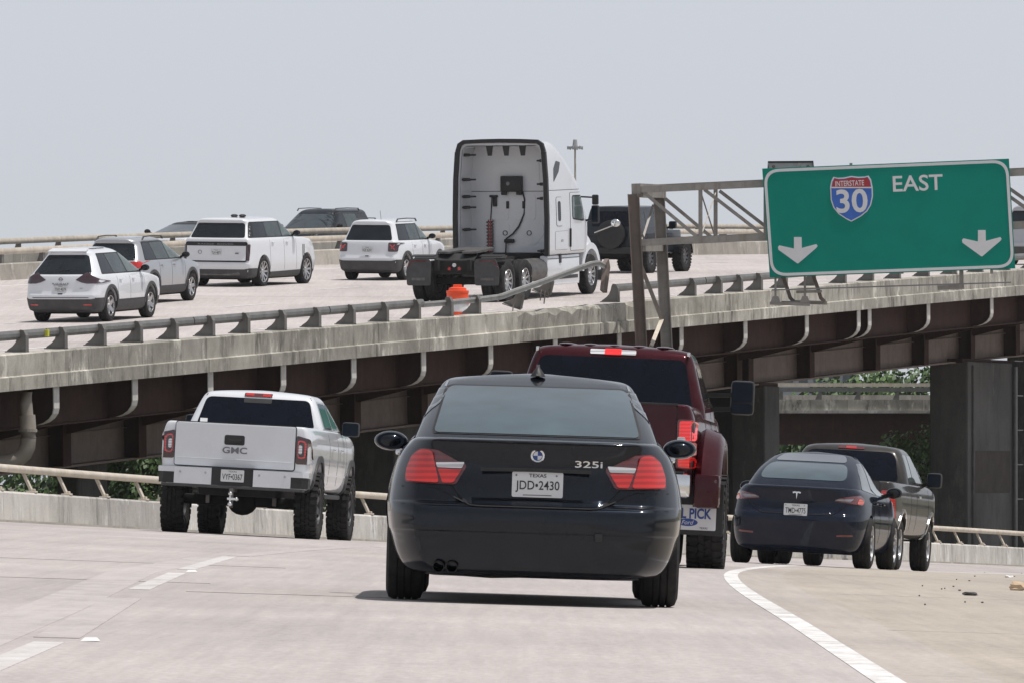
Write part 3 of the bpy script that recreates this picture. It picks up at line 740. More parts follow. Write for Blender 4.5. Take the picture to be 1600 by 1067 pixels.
# posts (world-vertical enough; they lean with the frame)
gbeam('post', GL(990, 303, .3), GL(990, 303, .3) - Vector((-.10, 0, 8.6)), .27, .26, 'rusty_steel', (1, 0, 0), True)
gbeam('post', GL(1031, 291, .3 + TD), GL(1031, 291, .3 + TD) - Vector((-.10, 0, 8.8)), .27, .26, 'gantry_steel', (1, 0, 0), True)
gbeam('top_chord', GL(1001, 296, .3), GL(1720, 264, .3), .14, .13); gbeam('top_chord', GL(1020, 290, .3 + TD), GL(1720, 258, .3 + TD), .14, .13)
gbeam('bottom_chord', GL(1001, 379, .3), GL(1720, 347, .3), .15, .14); gbeam('bottom_chord', GL(1030, 374, .3 + TD), GL(1720, 342, .3 + TD), .14, .13)
gbeam('end_cap', GL(994, 297, .3), GL(1036, 296, .3 + TD), .30, .22); gbeam('end_strut', GL(1000, 386, .3), GL(1036, 384, .3 + TD), .18, .14)
for k, (x0, x1) in enumerate(((1000, 1095), (1095, 1197), (1197, 1310), (1310, 1420), (1420, 1530), (1530, 1640))):
    ya = lambda x: 296 - (x - 1001) * .0445; yb = lambda x: 379 - (x - 1001) * .0445
    for d, o_ in ((.3, 0), (.3 + TD, 26)):
        gbeam('diagonal', GL(x0 + o_ + 6, ya(x0 + o_) + 4, d), GL(x1 + o_ - 2, yb(x1 + o_) - 2, d), .075, .075)
        gbeam('upright', GL(x1 + o_, ya(x1), d), GL(x1 + o_, yb(x1), d), .09, .09)
    gbeam('cross_brace', GL(x1, ya(x1) + 6, .32), GL(x1 + 26, yb(x1) - 4, .28 + TD), .03, .03); gbeam('cross_brace', GL(x1, yb(x1) - 4, .30), GL(x1 + 26, ya(x1) + 6, .26 + TD), .03, .03)
gbeam('leg_brace', GL(1000, 410, .36), GL(1036, 497, .22 + TD), .09, .06); gbeam('leg_brace', GL(1036, 497, .22 + TD), GL(1018, 540, .36), .09, .06, 'rail_paint')  # second brace takes a paler colour that imitates sunlight falling on it
gbeam('leg_brace', GL(1003, 378, .4), GL(1022, 318, .1 + TD), .05, .05); gbeam('leg_brace', GL(998, 350, .4), GL(1008, 376, .4), .04, .04)
gbeam('leg_brace', GL(1018, 540, .36), GL(1036, 610, .22 + TD), .09, .06)
# walkway and its hangers under the sign
for x in (1212, 1258): gbeam('hanger', GL(x, 400, .14), GL(x, 468, .14), .05, .05); m = MB(); m.prism([GL(x - 8, 473, .1), GL(x + 8, 473, .1), GL(x + 4, 463, .1), GL(x - 4, 463, .1)], (0, .08, 0)); m.obj('hanger_foot', 'gantry_steel', gan, local=L0)
for x in (1228, 1276): m = MB(); m.sweep([GL(x - 4, 430, .5), GL(x + 4, 452, .5), GL(x + 8, 465, .5), GL(x + 14, 471, .5)], [(-.04, -.04), (.04, -.04), (.04, .04), (-.04, .04)], (0, 1, 0)); m.obj('lamp_arm', 'rusty_steel', gan, local=L0)
gbeam('walkway_beam', GL(1203, 474, .14), GL(1266, 476, .14), .07, .045); gbeam('walkway_beam', GL(1238, 471, .55), GL(1294, 473, .55), .08, .045); gbeam('walkway_grate', GL(1222, 471, .35), GL(1286, 472, .35), .34, .02, 'galvanised', (0, 0, 1))
gbeam('guy_rod', GL(1206, 453.5, .05), GL(1580, 441.5, .05), .03, .03, 'galvanised'); gbeam('lamp_bracket', GL(1466, 450, .2), GL(1507, 448, .2), .10, .12); gbeam('lamp_bracket', GL(1503, 420, .2), GL(1503, 450, .2), .09, .09)
gbeam('lamp_bracket', GL(1245, 456, .3), GL(1285, 455, .3), .06, .08)

sg = thing('highway_sign', 'large green overhead sign with interstate shield and the word EAST above two arrows', 'sign', mtx=GM)
def GP(x, y): v = GL(x, y); return (v.x, v.z)
c4 = [GP(1191, 264), GP(1576.5, 248.5), GP(1586.5, 420), GP(1203, 434)]
flat_mesh([c4], 0, .05).obj('panel', 'sign_green', sg, local=I4)
ins = grow(c4, -.06); ob = rounded(grow(c4, -.022), .36, 8); ib = rounded(grow(c4, -.085), .30, 8)
m = MB(); n = len(ob); m.add([(p[0], -.008, p[1]) for p in ob] + [(p[0], -.008, p[1]) for p in ib] + [(p[0], .01, p[1]) for p in ob] + [(p[0], .01, p[1]) for p in ib],
    [(i, (i + 1) % n, n + (i + 1) % n, n + i) for i in range(n)] + [(i, 2 * n + i, 2 * n + (i + 1) % n, (i + 1) % n) for i in range(n)] + [(n + i, n + (i + 1) % n, 3 * n + (i + 1) % n, 3 * n + i) for i in range(n)])
m.obj('border', 'sign_white', sg, local=I4)
def arrow(cx, cy):
    return [GP(cx + x, cy + y) for x, y in ((-6, -21), (6, -21), (6.3, -4), (29, -10), (31, -7), (29, -4), (1, 20), (-1, 20), (-30, -1), (-31, -5), (-29, -8), (-6, -3))]
for cx, cy in ((1246.5, 392), (1534, 381)):
    flat_mesh([arrow(cx, cy)], -.008, .012).obj('arrow', 'sign_white', sg, local=I4)
def sign_text(nm, txt, x, y, wpx, hpx, mat, par_, dep=-.010, bold=0.0):
    pts, fs = text_pts(txt, wpx / SS, hpx / SS, bold); c = GP(x, y); m = MB(); m.add([(c[0] + p[0], dep, c[1] + p[1]) for p in pts], fs); return m.obj(nm, mat, par_, local=I4)
sign_text('lettering', 'EAST', 1434, 286.5, 78, 25, 'sign_white', sg, -.006, .012)
SH = [(-33, -18), (-31, -28), (-28, -34), (-21, -32.5), (-11, -33), (0, -35.5), (11, -34), (21, -34.5), (27, -36), (31, -30), (33.5, -18), (34, -4), (31, 10), (25, 20), (15, 28), (3, 34.5), (0, 36), (-8, 32), (-20, 24), (-28, 14), (-32, 2)]
def shp(k, f=None): return [GP(1330 + x * k, 311 + y * k) for x, y in (f or SH)]
sh_o = flat_mesh([shp(1.0)], -.012, .012).obj('shield', 'sign_white', sg, local=I4)
flat_mesh([shp(.945)], -.016, .004).obj('blue_field', 'sign_blue', sh_o, local=I4)
top = [(x, y) for x, y in SH if y <= -17]; top = [(-32.2, -18)] + [p for p in SH[1:10]] + [(32.8, -18)]
flat_mesh([shp(.93, top)], -.020, .004).obj('red_band', 'sign_red', sh_o, local=I4)
flat_mesh([[GP(1330 + x, 311 + y) for x, y in ((-31, -18.3), (31.5, -18.3), (31.5, -16.3), (-31, -16.3))]], -.021, .004).obj('band_line', 'sign_white', sh_o, local=I4)
sign_text('lettering', 'INTERSTATE', 1327.5, 287, 45, 8.5, 'sign_white', sh_o, -.022, .01)
sign_text('numerals', '30', 1331, 314.5, 49, 37, 'sign_white', sh_o, -.022, .02)
for x in (1250, 1330, 1410, 1490, 1550):
    gbeam('sign_bracket', GL(x, 255, .12), GL(x, 428, .12), .06, .12)
sb = thing('small_sign', 'back of a small grey sign poking up behind the top left of the green sign', 'sign', mtx=GM)
flat_mesh([[GP(1202.5, 275), GP(1274, 275), GP(1272.5, 251.5), GP(1203.5, 251.5)]], .9, .03).obj('panel', 'sign_back', sb, local=I4)
m = MB(); m.sweep([Vector((GP(1202, 275)[0], .89, GP(1202, 275)[1])), Vector((GP(1202.5, 251)[0], .89, GP(1202.5, 251)[1])), Vector((GP(1273, 250.5)[0], .89, GP(1273, 250.5)[1])), Vector((GP(1274.5, 275)[0], .89, GP(1274.5, 275)[1]))], [(-.02, -.02), (.02, -.02), (.02, .02), (-.02, .02)], (0, 1, 0)); m.obj('frame', 'black_trim', sb, local=I4)
for x in (1211, 1265): m = MB(); m.ball((GP(x, 258)[0], .89, GP(x, 258)[1]), (.035, .02, .035), 10, 6); m.obj('bolt', 'rusty_steel', sb, local=I4)

# ------------------------------------------------------------------ orange drum on the deck
aa, _ = a_h(715, 500, 2.3); pb = D(aa, 2.3)
dr = thing('traffic_drum', 'orange and white plastic traffic drum behind the damaged rail', 'traffic drum', pb)
def ring(prof, nm, mat): m = MB(); m.lathe(prof, 24, 'z'); m.obj(nm, mat, dr, local=I4, smooth=40)
ring([(0, .0), (0, .33), (.06, .33), (.07, .27), (.16, .265)], 'base', 'black_trim')
ring([(.16, .262), (.33, .255)], 'orange_band', 'orange_plastic'); ring([(.33, .250), (.50, .245)], 'white_band', 'reflect_white')
ring([(.50, .255), (.505, .262), (.56, .262), (.57, .25), (.74, .24), (.75, .25), (.80, .25), (.81, .20), (.86, .19), (.88, .12), (.88, 0)], 'top_section', 'orange_plastic')
m = MB(); m.box((0, 0, .90), (.20, .05, .07), bev=.02); m.obj('handle', 'orange_plastic', dr, local=I4)
# high-mast light
hm = thing('high_mast_light', 'tall thin light mast with a ring of lamps far behind the truck', 'lamp post', px(901, 900, 24.5))
S_ = 24.5; m = MB(); b0 = px(902, 880, S_); t0 = px(898.5, 222, S_); n = 10
m.add([p for i in range(2) for p in [(b0 if i == 0 else t0) + Vector((math.cos(k * .6283) * r, math.sin(k * .6283) * r, 0)) for k in range(10) for r in ((.12 if i == 0 else .06),)]], [(k, (k + 1) % 10, 10 + (k + 1) % 10, 10 + k) for k in range(10)]); m.obj('mast', 'rail_paint', hm)  # mast and lamp ring coloured paler to imitate haze over the distance
m = MB(); c = px(898.5, 231, S_); m.lathe([(-.05, .40), (-.05, .46), (.05, .46), (.05, .40)], 16, 'z', c); m.lathe([(-.12, .1), (-.12, .2), (.5, .12), (.5, .05)], 10, 'z', c); m.obj('ring', 'sign_back', hm)
for k in range(6):
    an = k * math.pi / 3 + .2; m = MB(); q = c + Vector((math.cos(an) * .46, math.sin(an) * .46, 0)); m.box(q + Vector((0, 0, -.02)), (.12, .12, .22), bev=.03); m.obj('lamp', 'sign_back', hm)

# ------------------------------------------------------------------ far overpass seen through the gap, trees, building
fo = thing('far_overpass', 'distant crossing overpass with parapet, rail and brown girder seen through the gap', 'overpass', px(1325, 800, 33))
FS = 33.0
def fbox(nm, y0, y1, mat, d0=0, d1=.4, x0=1090, x1=1500, bev=0):
    a, b = px(x0, y1, FS), px(x1, y0, FS); m = MB(); m.box(((a.x + b.x) / 2, a.y + (d0 + d1) / 2, (a.z + b.z) / 2), (b.x - a.x, d1 - d0, b.z - a.z), bev=bev); return m.obj(nm, mat, fo)
fbox('girder', 645, 690, 'brown_steel', .5, .6); fbox('girder_flange', 688, 694, 'brown_steel', .2, .9)
for k in range(7): fbox('parapet_panel', 624, 642, 'parapet', 0, .35, 1090 + k * 58.6, 1090 + (k + 1) * 58.6 - .4)
fbox('ledge', 640.5, 645, 'barrier', -.12, .4); fbox('deck', 636, 646, 'slab', .35, 12.0); fbox('near_rail', 605, 611.5, 'galvanised', .05, .2); fbox('far_parapet', 612, 628, 'median', 12.0, 12.4); fbox('far_rail', 593, 598.5, 'rail_paint', 12.0, 12.2)
for k in range(8):
    x = 1100 + k * 60.5; a = px(x, 625, FS); m = MB(); m.prism([(a.x - .25, a.y + .05, a.z), (a.x + .08, a.y + .05, a.z), (a.x + .08, a.y + .05, a.z + .42), (a.x - .06, a.y + .05, a.z + .42)], (0, .12, 0)); m.obj('post', 'post_steel', fo)
for x in (1150, 1440): fbox('column', 690, 900, 'pier', 3, 5, x, x + 50)
bd = thing('far_building', 'hazy pale grey building low behind the far overpass', 'building', px(1255, 700, 20))
a, b = px(1120, 640, 20), px(1342, 566, 20); m = MB(); m.box(((a.x + b.x) / 2, a.y + 10, (a.z + b.z) / 2 - 2), (b.x - a.x, 20, b.z - a.z + 4)); m.obj('wall', 'pale_wall', bd)
m = MB(); m.box(((a.x + b.x) / 2, a.y + 10, b.z + .1), (b.x - a.x + .6, 20.6, .35)); m.obj('roof', 'median', bd)
for k in range(9): m = MB(); m.box((a.x + 1 + k * 1.15, a.y - .02, b.z - 1.2), (.7, .08, .7)); m.obj('window', 'glass_grey', bd)

def tree(p, h, cr, label, mat, seed, n=2600, leaf=.16, squash=1.0):
    rnd = random.Random(seed); t = thing('tree', label, 'tree', p, 'trees beyond the overpass'); p = Vector(p)
    m = MB(); top = p + Vector((rnd.uniform(-.3, .3), 0, h * .75)); pts = [p.lerp(top, k / 5) + Vector((rnd.uniform(-.1, .1), rnd.uniform(-.1, .1), 0)) for k in range(6)]
    for i in range(5):
        r0, r1 = .03 * h * (1 - i * .16), .03 * h * (1 - (i + 1) * .16); a, b = pts[i], pts[i + 1]
        m.add([a + Vector((math.cos(k * 1.047) * r0, math.sin(k * 1.047) * r0, 0)) for k in range(6)] + [b + Vector((math.cos(k * 1.047) * r1, math.sin(k * 1.047) * r1, 0)) for k in range(6)], [(k, (k + 1) % 6, 6 + (k + 1) % 6, 6 + k) for k in range(6)])
    lobes = []
    for k in range(9):
        an = rnd.uniform(0, 6.28); q = p + Vector((math.cos(an) * cr * rnd.uniform(.2, .75), math.sin(an) * cr * rnd.uniform(.2, .75), h * rnd.uniform(.38, .9))); lobes.append((q, cr * rnd.uniform(.32, .55)))
        m.tube([pts[2 + k % 3], q], .012 * h, 5)
    m.obj('trunk', 'bark', t)
    m = MB()
    for i in range(n):
        q, r = rnd.choice(lobes); d = Vector((rnd.gauss(0, 1), rnd.gauss(0, 1), rnd.gauss(0, 1))); d.normalize(); c = q + d * r * rnd.uniform(.55, 1.08) * Vector((1, 1, squash)).length / 1.732
        nrm = (d + Vector((rnd.gauss(0, .6), rnd.gauss(0, .6), rnd.gauss(.3, .6)))).normalized(); a = nrm.orthogonal().normalized(); b = nrm.cross(a); s_ = leaf * rnd.uniform(.6, 1.3)
        m.add([c - a * s_ - b * s_ * .5, c + a * s_ * .2 - b * s_ * .6, c + a * s_ + b * s_ * .1, c - a * s_ * .1 + b * s_ * .6], [(0, 1, 2, 3)])
    m.obj('crown', mat, t)
tree(px(1405, 880, 26), 11.6, 4.6, 'tall green tree rising above the far overpass', 'leaf_b', 1, 5200, .2)
tree(px(1345, 850, 25), 10.2, 3.6, 'lower green tree left of the tall one behind the far overpass', 'leaf_a', 2, 3600, .2)
tree(px(1475, 860, 26), 11.2, 4.2, 'green tree hidden mostly by the right pier', 'leaf_a', 3, 3000, .2)
tree(px(1432, 870, 37), 5.6, 2.2, 'leafy shrub tree between the brown pickup and the pier', 'leaf_b', 4, 2400, .11)
tree(px(1396, 850, 36), 5.0, 2.0, 'bushy tree under the far overpass behind the brown pickup', 'leaf_b', 5, 2000, .11)
tree(px(150, 850, 46), 4.1, 1.6, 'sunlit shrub tree under the bridge left of the white pickup', 'leaf_b', 6, 2400, .11)
tree(px(215, 860, 44), 4.5, 1.5, 'shrub tree under the bridge close to the white pickup', 'leaf_a', 7, 2200, .11)
tree(px(118, 860, 42), 3.9, 1.3, 'leftmost shrub tree under the bridge', 'leaf_b', 8, 1800, .11)
tree(px(1262, 850, 34), 4.0, 1.8, 'dark shrub tree below the far overpass left of the brown pickup', 'leaf_a', 9, 1800, .14)

# far belt of trees closing the view under the bridge
rnd = random.Random(77); m = MB()
for i in range(32000):
    x = rnd.uniform(-36, 34); top = 7.6 + 1.2 * math.sin(x * .55) + .9 * math.sin(x * 1.7 + 1); z = G0 + rnd.random() ** .8 * top; y = 372 + rnd.uniform(-2.5, 2.5) + 2 * math.sin(x)
    nrm = Vector((rnd.gauss(0, .7), rnd.gauss(-.6, .5), rnd.gauss(.5, .6))).normalized(); a = nrm.orthogonal().normalized(); b = nrm.cross(a); s_ = rnd.uniform(.16, .34); c = Vector((x, y, z))
    m.add([c - a * s_ - b * s_ * .5, c + a * s_ * .2 - b * s_ * .6, c + a * s_ + b * s_ * .1, c - a * s_ * .1 + b * s_ * .6], [(0, 1, 2, 3)])
tag(m.obj('far_wood', 'leaf_a'), 'far belt of dark green woods closing the view under the bridge', 'woods', kind='stuff')
# ------------------------------------------------------------------ vehicle toolkit
def pchip(keys, nsub):
    """monotone interpolation of rows of numbers, nsub rows per gap"""
    n = len(keys); m = len(keys[0]); d = [[keys[i + 1][j] - keys[i][j] for j in range(m)] for i in range(n - 1)]
    sl_ = []
    for i in range(n):
        row = []
        for j in range(m):
            if i == 0: row.append(d[0][j])
            elif i == n - 1: row.append(d[-1][j])
            else:
                a, b = d[i - 1][j], d[i][j]; row.append(0.0 if a * b <= 0 else 2 * a * b / (a + b))
        sl_.append(row)
    out = []
    for i in range(n - 1):
        for k in range(nsub):
            t = k / nsub; h00 = 2 * t ** 3 - 3 * t * t + 1; h10 = t ** 3 - 2 * t * t + t; h01 = -2 * t ** 3 + 3 * t * t; h11 = t ** 3 - t * t
            out.append([h00 * keys[i][j] + h10 * sl_[i][j] + h01 * keys[i + 1][j] + h11 * sl_[i + 1][j] for j in range(m)])
    out.append(list(keys[-1])); return out
def S(z, yr, yf, w, cr=.14, lr=.18, cf=.25, lf=.35, br=.03, bf=.10, cw=0.0): return [z, yr, yf, w, cr, lr, cf, lf, br, bf, cw]
PLAN_CH = [0.0]       # how far corners are flattened towards a chamfer
def plan(row, taper):
    z, yr, yf, w, cr, lr, cf, lf, br, bf, cw = row
    half = []; wr = max(w - cr, w * .05); wf = max(w - cf, w * .05)
    for k in range(9): x = wr * k / 8; half.append((x, yr + br * (x / w) ** 2))
    y0 = half[-1][1]
    for k in range(1, 8): p = math.pi / 2 * k / 7; ch = PLAN_CH[0]; half.append((wr + (w - wr) * ((1 - ch) * math.sin(p) + ch * k / 7), y0 + lr * ((1 - ch) * (1 - math.cos(p)) + ch * k / 7)))
    yf0 = yf - bf * (wf / w) ** 2; ys, ye = y0 + lr, yf0 - lf
    if ye < ys + .02: mid = (ys + ye) / 2; ys_, ye_ = mid - .01, mid + .01
    else: ys_, ye_ = ys, ye
    for k in range(1, 27): half.append((w, ys + (ye - ys) * k / 27))
    for k in range(0, 8): p = math.pi / 2 * (1 - k / 7); half.append((wf + (w - wf) * math.sin(p), yf0 - lf * (1 - math.cos(p))))
    for k in range(7, -1, -1): x = wf * k / 8; half.append((x, yf - bf * (x / w) ** 2))
    tr, ya, tf, yb, L = taper; pts = []
    for x, y in half:
        f = 1 - tr * max(0, (ya - y) / ya) ** 2 - tf * max(0, (y - yb) / (L - yb)) ** 2
        xx = x * f; pts.append((xx, y, z + cw * (1 - (x / w) ** 2)))
    return pts
def loft_mesh(name, slices, taper, nsub=3):
    rows_ = [plan(r, taper) for r in pchip(slices, nsub)]; nh = len(rows_[0]); vs_ = []; n = 2 * nh - 2
    for r in rows_: vs_ += r + [(-x, y, z) for x, y, z in r[-2:0:-1]]
    fs = [(i * n + j, i * n + (j + 1) % n, (i + 1) * n + (j + 1) % n, (i + 1) * n + j) for i in range(len(rows_) - 1) for j in range(n)]
    for base, zz in ((0, 0), ((len(rows_) - 1) * n, 0)):
        q = vs_[base:base + n]; c = (0, sum(p[1] for p in q) / n, sum(p[2] for p in q) / n); vs_.append(c); ci = len(vs_) - 1
        fs += [(base + j, base + (j + 1) % n, ci) for j in range(n)]
    me = bpy.data.meshes.new(name); me.from_pydata(vs_, [], fs); bm = bmesh.new(); bm.from_mesh(me)
    bmesh.ops.remove_doubles(bm, verts=bm.verts, dist=1e-4); bmesh.ops.recalc_face_normals(bm, faces=bm.faces); bm.to_mesh(me); bm.free()
    return me
def bvh_of(*meshes):
    v, f = [], []
    for me in meshes:
        k = len(v); v += [p.co.copy() for p in me.vertices]; f += [[i + k for i in q.vertices] for q in me.polygons]
    return BVHTree.FromPolygons(v, f)
def bool_cut(me, cutters):
    ob = bpy.data.objects.new('tmp', me); COL.objects.link(ob); tmp = []
    for c in cutters:
        cm = c.mesh('cut'); co = bpy.data.objects.new('cut', cm); COL.objects.link(co)
        cm.materials.append(None); cm.materials.append(None); cm.polygons.foreach_set('material_index', [1] * len(cm.polygons)); tmp.append(co)
        md = ob.modifiers.new('b', 'BOOLEAN'); md.object = co; md.operation = 'DIFFERENCE'; md.solver = 'EXACT'
    if len(me.materials) == 0: me.materials.append(None); me.materials.append(None)
    dg = bpy.context.evaluated_depsgraph_get(); out = bpy.data.meshes.new_from_object(ob.evaluated_get(dg))
    for o in tmp + [ob]: bpy.data.objects.remove(o)
    out.materials.clear(); return out
DIRS = {'rear': (Vector((0, -1, 0)), lambda p: Vector((p[0], -4, p[1]))), 'front': (Vector((0, 1, 0)), lambda p: Vector((p[0], 14, p[1]))),
        'right': (Vector((1, 0, 0)), lambda p: Vector((4, p[0], p[1]))), 'left': (Vector((-1, 0, 0)), lambda p: Vector((-4, p[0], p[1]))),
        'top': (Vector((0, 0, 1)), lambda p: Vector((p[0], p[1], 6)))}
class Car:
    def __init__(s, name, label, cat, xy, yaw, axle, wb, track, zf, group=None, lift=0.0):
        """xy: where the rear axle's middle stands; axle: its distance from the rear end"""
        y = R(yaw); f = Vector((math.sin(y), math.cos(y), 0)); r = Vector((math.cos(y), -math.sin(y), 0)); P = Vector((xy[0], xy[1], 0))
        Z = lambda q: zf(q.x, q.y)
        zr = (Z(P + r * track) + Z(P - r * track)) / 2; zfr = (Z(P + f * wb + r * track) + Z(P + f * wb - r * track)) / 2
        f.z = (zfr - zr) / wb; f.normalize(); r.z = (Z(P + r * track) - Z(P - r * track)) / (2 * track); u = r.cross(f).normalized(); r = f.cross(u).normalized()
        P.z = zr; o = P - f * axle + u * lift; s.lift = lift
        s.M = Matrix(((r.x, f.x, u.x, o.x), (r.y, f.y, u.y, o.y), (r.z, f.z, u.z, o.z), (0, 0, 0, 1)))
        s.root = thing(name, label, cat, group=group, mtx=s.M); s.axle = axle; s.wb = wb
    def bodies(s, low, cab, taper, ctaper, mat, arches=(), cuts=(), cabmat=None, nsub=3, smooth=38, clad=None):
        me = loft_mesh('body', low, taper, nsub); mc = loft_mesh('cab', cab, ctaper, nsub) if cab else None
        s.bvh = bvh_of(me, mc) if cab else bvh_of(me); s.bvh_low = bvh_of(me)
        ct = []
        for (y, r, z, win) in arches:
            for sd in (-1, 1):
                m = MB(); m.lathe([(win * sd, 0), (win * sd, r), (1.6 * sd, r), (1.6 * sd, 0)], 32, 'x', (0, y, z)); 
                mm = MB(); mm.v, mm.f, mm.mi = m.v, m.f, m.mi; 
                b = bmesh.new(); mt = bpy.data.meshes.new('c'); mt.from_pydata(m.v, [], m.f); b.from_mesh(mt); bmesh.ops.remove_doubles(b, verts=b.verts, dist=1e-5); b.verts.index_update()
                mm = MB(); mm.add([v.co[:] for v in b.verts], [[v.index for v in q.verts] for q in b.faces]); b.free(); ct.append(mm)
        ct += list(cuts)
        if ct: me = bool_cut(me, ct)
        else: me.materials.clear()
        me.shade_smooth(); me.set_sharp_from_angle(angle=R(smooth))
        if clad:
            for p in me.polygons:
                if p.center.z < clad[1] and p.material_index == 0: p.material_index = 2
        s.body = obj('body', me, [mat, 'underbody'] + ([clad[0]] if clad else []), s.root, local=I4)
        if cab:
            mc.shade_smooth(); mc.set_sharp_from_angle(angle=R(smooth)); s.cab = obj('cabin', mc, cabmat or mat, s.root, local=I4)
        return s
    def hit(s, p, side, bvh=None):
        n, src = DIRS[side]; o = src(p); h = (bvh or s.bvh).ray_cast(o, -n)
        if h[0] is None:
            q = o.copy(); ax = 1 if side in ('rear', 'front') else (0 if side in ('right', 'left') else 2)
            q[ax] = 0.0 if side == 'rear' else q[ax] * .2; h = (bvh or s.bvh).find_nearest(q); return h[0], n
        nn = h[1]
        if nn.dot(n) < 0: nn = -nn
        return h[0], nn
    def decal(s, name, poly, side, mat, off=.004, thick=.012, parent=None, grid=.06, seam=0.0, bvh=None, flat=None):
        """panel with the given outline laid onto the bodywork, following its curve"""
        if seam: s.decal('seam', grow(poly, seam), side, 'seam', max(.0015, off - .0025), .004, parent, grid, 0, bvh)
        bm = bmesh.new(); vsx = [bm.verts.new((p[0], p[1], 0)) for p in poly]
        bm.faces.new(vsx); xs = [p[0] for p in poly]; ys = [p[1] for p in poly]
        for ax, lo, hi in ((0, min(xs), max(xs)), (1, min(ys), max(ys))):
            k = max(1, int(math.ceil((hi - lo) / grid)))
            for i in range(1, k):
                c = lo + (hi - lo) * i / k; co = (c, 0, 0) if ax == 0 else (0, c, 0); no = (1, 0, 0) if ax == 0 else (0, 1, 0)
                bmesh.ops.bisect_plane(bm, geom=bm.verts[:] + bm.edges[:] + bm.faces[:], dist=1e-6, plane_co=co, plane_no=no)
        bm.verts.index_update(); bnd = [(e.verts[0].index, e.verts[1].index) for e in bm.edges if len(e.link_faces) == 1]
        P2 = [(v.co.x, v.co.y) for v in bm.verts]; F = [[v.index for v in f.verts] for f in bm.faces]; bm.free()
        n0 = DIRS[side][0]; top = []; bot = []; hs_ = [s.hit(p, side, bvh) for p in P2]
        if flat is not None:
            lim = max(h[0].dot(n0) for h in hs_) + flat
        for p, (h, n) in zip(P2, hs_):
            if flat is not None: h = h + n0 * (lim - h.dot(n0)); n = n0
            nn = (n * .7 + n0 * .3).normalized(); top.append(h + nn * off); bot.append(h - nn * thick)
        m = MB(); k = len(top); used = sorted(set(i for e in bnd for i in e)); mp = {i: k + j for j, i in enumerate(used)}
        m.add(top + [bot[i] for i in used], F + [(a, b, mp[b], mp[a]) for a, b in bnd])
        return m.obj(name, mat, parent or s.root, local=I4, smooth=35)
    def both(s, name, poly, mat, **kw):
        """the same outline (y, z) on both flanks"""
        return [s.decal(name, poly, sd, mat, **kw) for sd in ('right', 'left')]
    def mirrored(s, name, poly, mat, side='rear', **kw):
        return [s.decal(name, poly, side, mat, **kw), s.decal(name, [(-x, z) for x, z in poly][::-1], side, mat, **kw)]
    def line(s, name, pts, width, side, mat='seam', off=.002, parent=None, bvh=None):
        for a, b in zip(pts, pts[1:]):
            pass
        up_, dn = [], []
        for i, p in enumerate(pts):
            a = Vector(pts[max(i - 1, 0)]); b = Vector(pts[min(i + 1, len(pts) - 1)]); t = (b - a).normalized(); n = Vector((-t.y, t.x)) * width / 2
            up_.append((p[0] + n.x, p[1] + n.y)); dn.append((p[0] - n.x, p[1] - n.y))
        return s.decal(name, up_ + dn[::-1], side, mat, off, .004, parent, .08, 0, bvh)
    def text(s, name, txt, c, w, h, side, mat, off=.006, parent=None, bold=0.0, flat_y=None, shear=0.0):
        pts, fs = text_pts(txt, w, h, bold, shear); m = MB(); vs_ = []
        sg_ = -1 if side in ('front', 'left') else 1
        for p in pts:
            q = (c[0] + p[0] * sg_, c[1] + p[1])
            if flat_y is not None: vs_.append((q[0], flat_y, q[1]))
            else: h_, n = s.hit(q, side); vs_.append(h_ + (n * .5 + DIRS[side][0] * .5).normalized() * off)
        m.add(vs_, fs); return m.obj(name, mat, parent or s.root, local=I4)
    def plate(s, c, number, word='TEXAS', w=.305, h=.152, off=.012, side='rear', small=False):
        hh, n = s.hit(c, side); y = hh.y - off
        m = MB(); m.prism([(p[0], y, p[1]) for p in rrect(c[0] - w / 2, c[1] - h / 2, c[0] + w / 2, c[1] + h / 2, .012)], (0, .006, 0)); pl = m.obj('license_plate', 'plate_white', s.root, local=I4)
        s.text('lettering', number, (c[0], c[1] - .012), w * .86, h * .46, 'rear', 'ink', parent=pl, flat_y=y - .002, bold=.006)
        if not small:
            s.text('lettering', word, (c[0], c[1] + .054), w * .34, .021, 'rear', 'ink', parent=pl, flat_y=y - .002, bold=.01)
            m = MB(); m.prism([(c[0] - w * .28, y - .001, c[1] - .066), (c[0] + w * .28, y - .001, c[1] - .066), (c[0] + w * .28, y - .001, c[1] - .060), (c[0] - w * .28, y - .001, c[1] - .060)], (0, .001, 0)); m.obj('fine_print', 'grey_badge', pl, local=I4)
            for sx in (-.42, .37): m = MB(); m.lathe([(-.001, 0), (-.001, .006), (.001, .006)], 10, 'y', (c[0] + sx * w, y - .002, c[1] + .055)); m.obj('bolt', 'grey_badge', pl, local=I4)
        return pl
    def box(s, name, c, d, mat, bev=.01, rot=None, parent=None, smooth=35):
        m = MB(); m.box(c, d, rot, bev=bev); return m.obj(name, mat, parent or s.root, local=I4, smooth=smooth)
    def poly(s, name, pts, ext, mat, parent=None):
        m = MB(); m.prism(pts, ext); return m.obj(name, mat, parent or s.root, local=I4)
    def mirror(s, x, y, z, rx=.11, rz=.075, mat='p_black', stalk=.10, boxy=False):
        for sd in (-1, 1):
            m = MB()
            if boxy: m.box((sd * x, y, z), (rx * 2, .16, rz * 2), bev=.05)
            else: m.ball((sd * x, y + .03, z), (rx, .10, rz), 20, 12)
            m.bar((sd * (x - rx * .6), y + .02, z - rz * .4), (sd * (x - rx - stalk), y + .06, z - rz * .8), .06, .05); a = m.obj('door_mirror', mat, s.root, local=I4, smooth=50)
            m = MB(); pl = rrect(sd * x - rx * .88, z - rz * .85, sd * x + rx * .88, z + rz * .85, .04) if boxy else ell(sd * x, z, rx * .82, rz * .80)
            m.prism([(p[0], (y - .086 if boxy else y - .048), p[1]) for p in pl], (0, .02, 0)); m.obj('mirror_glass', 'mirror_glass', a, local=I4)
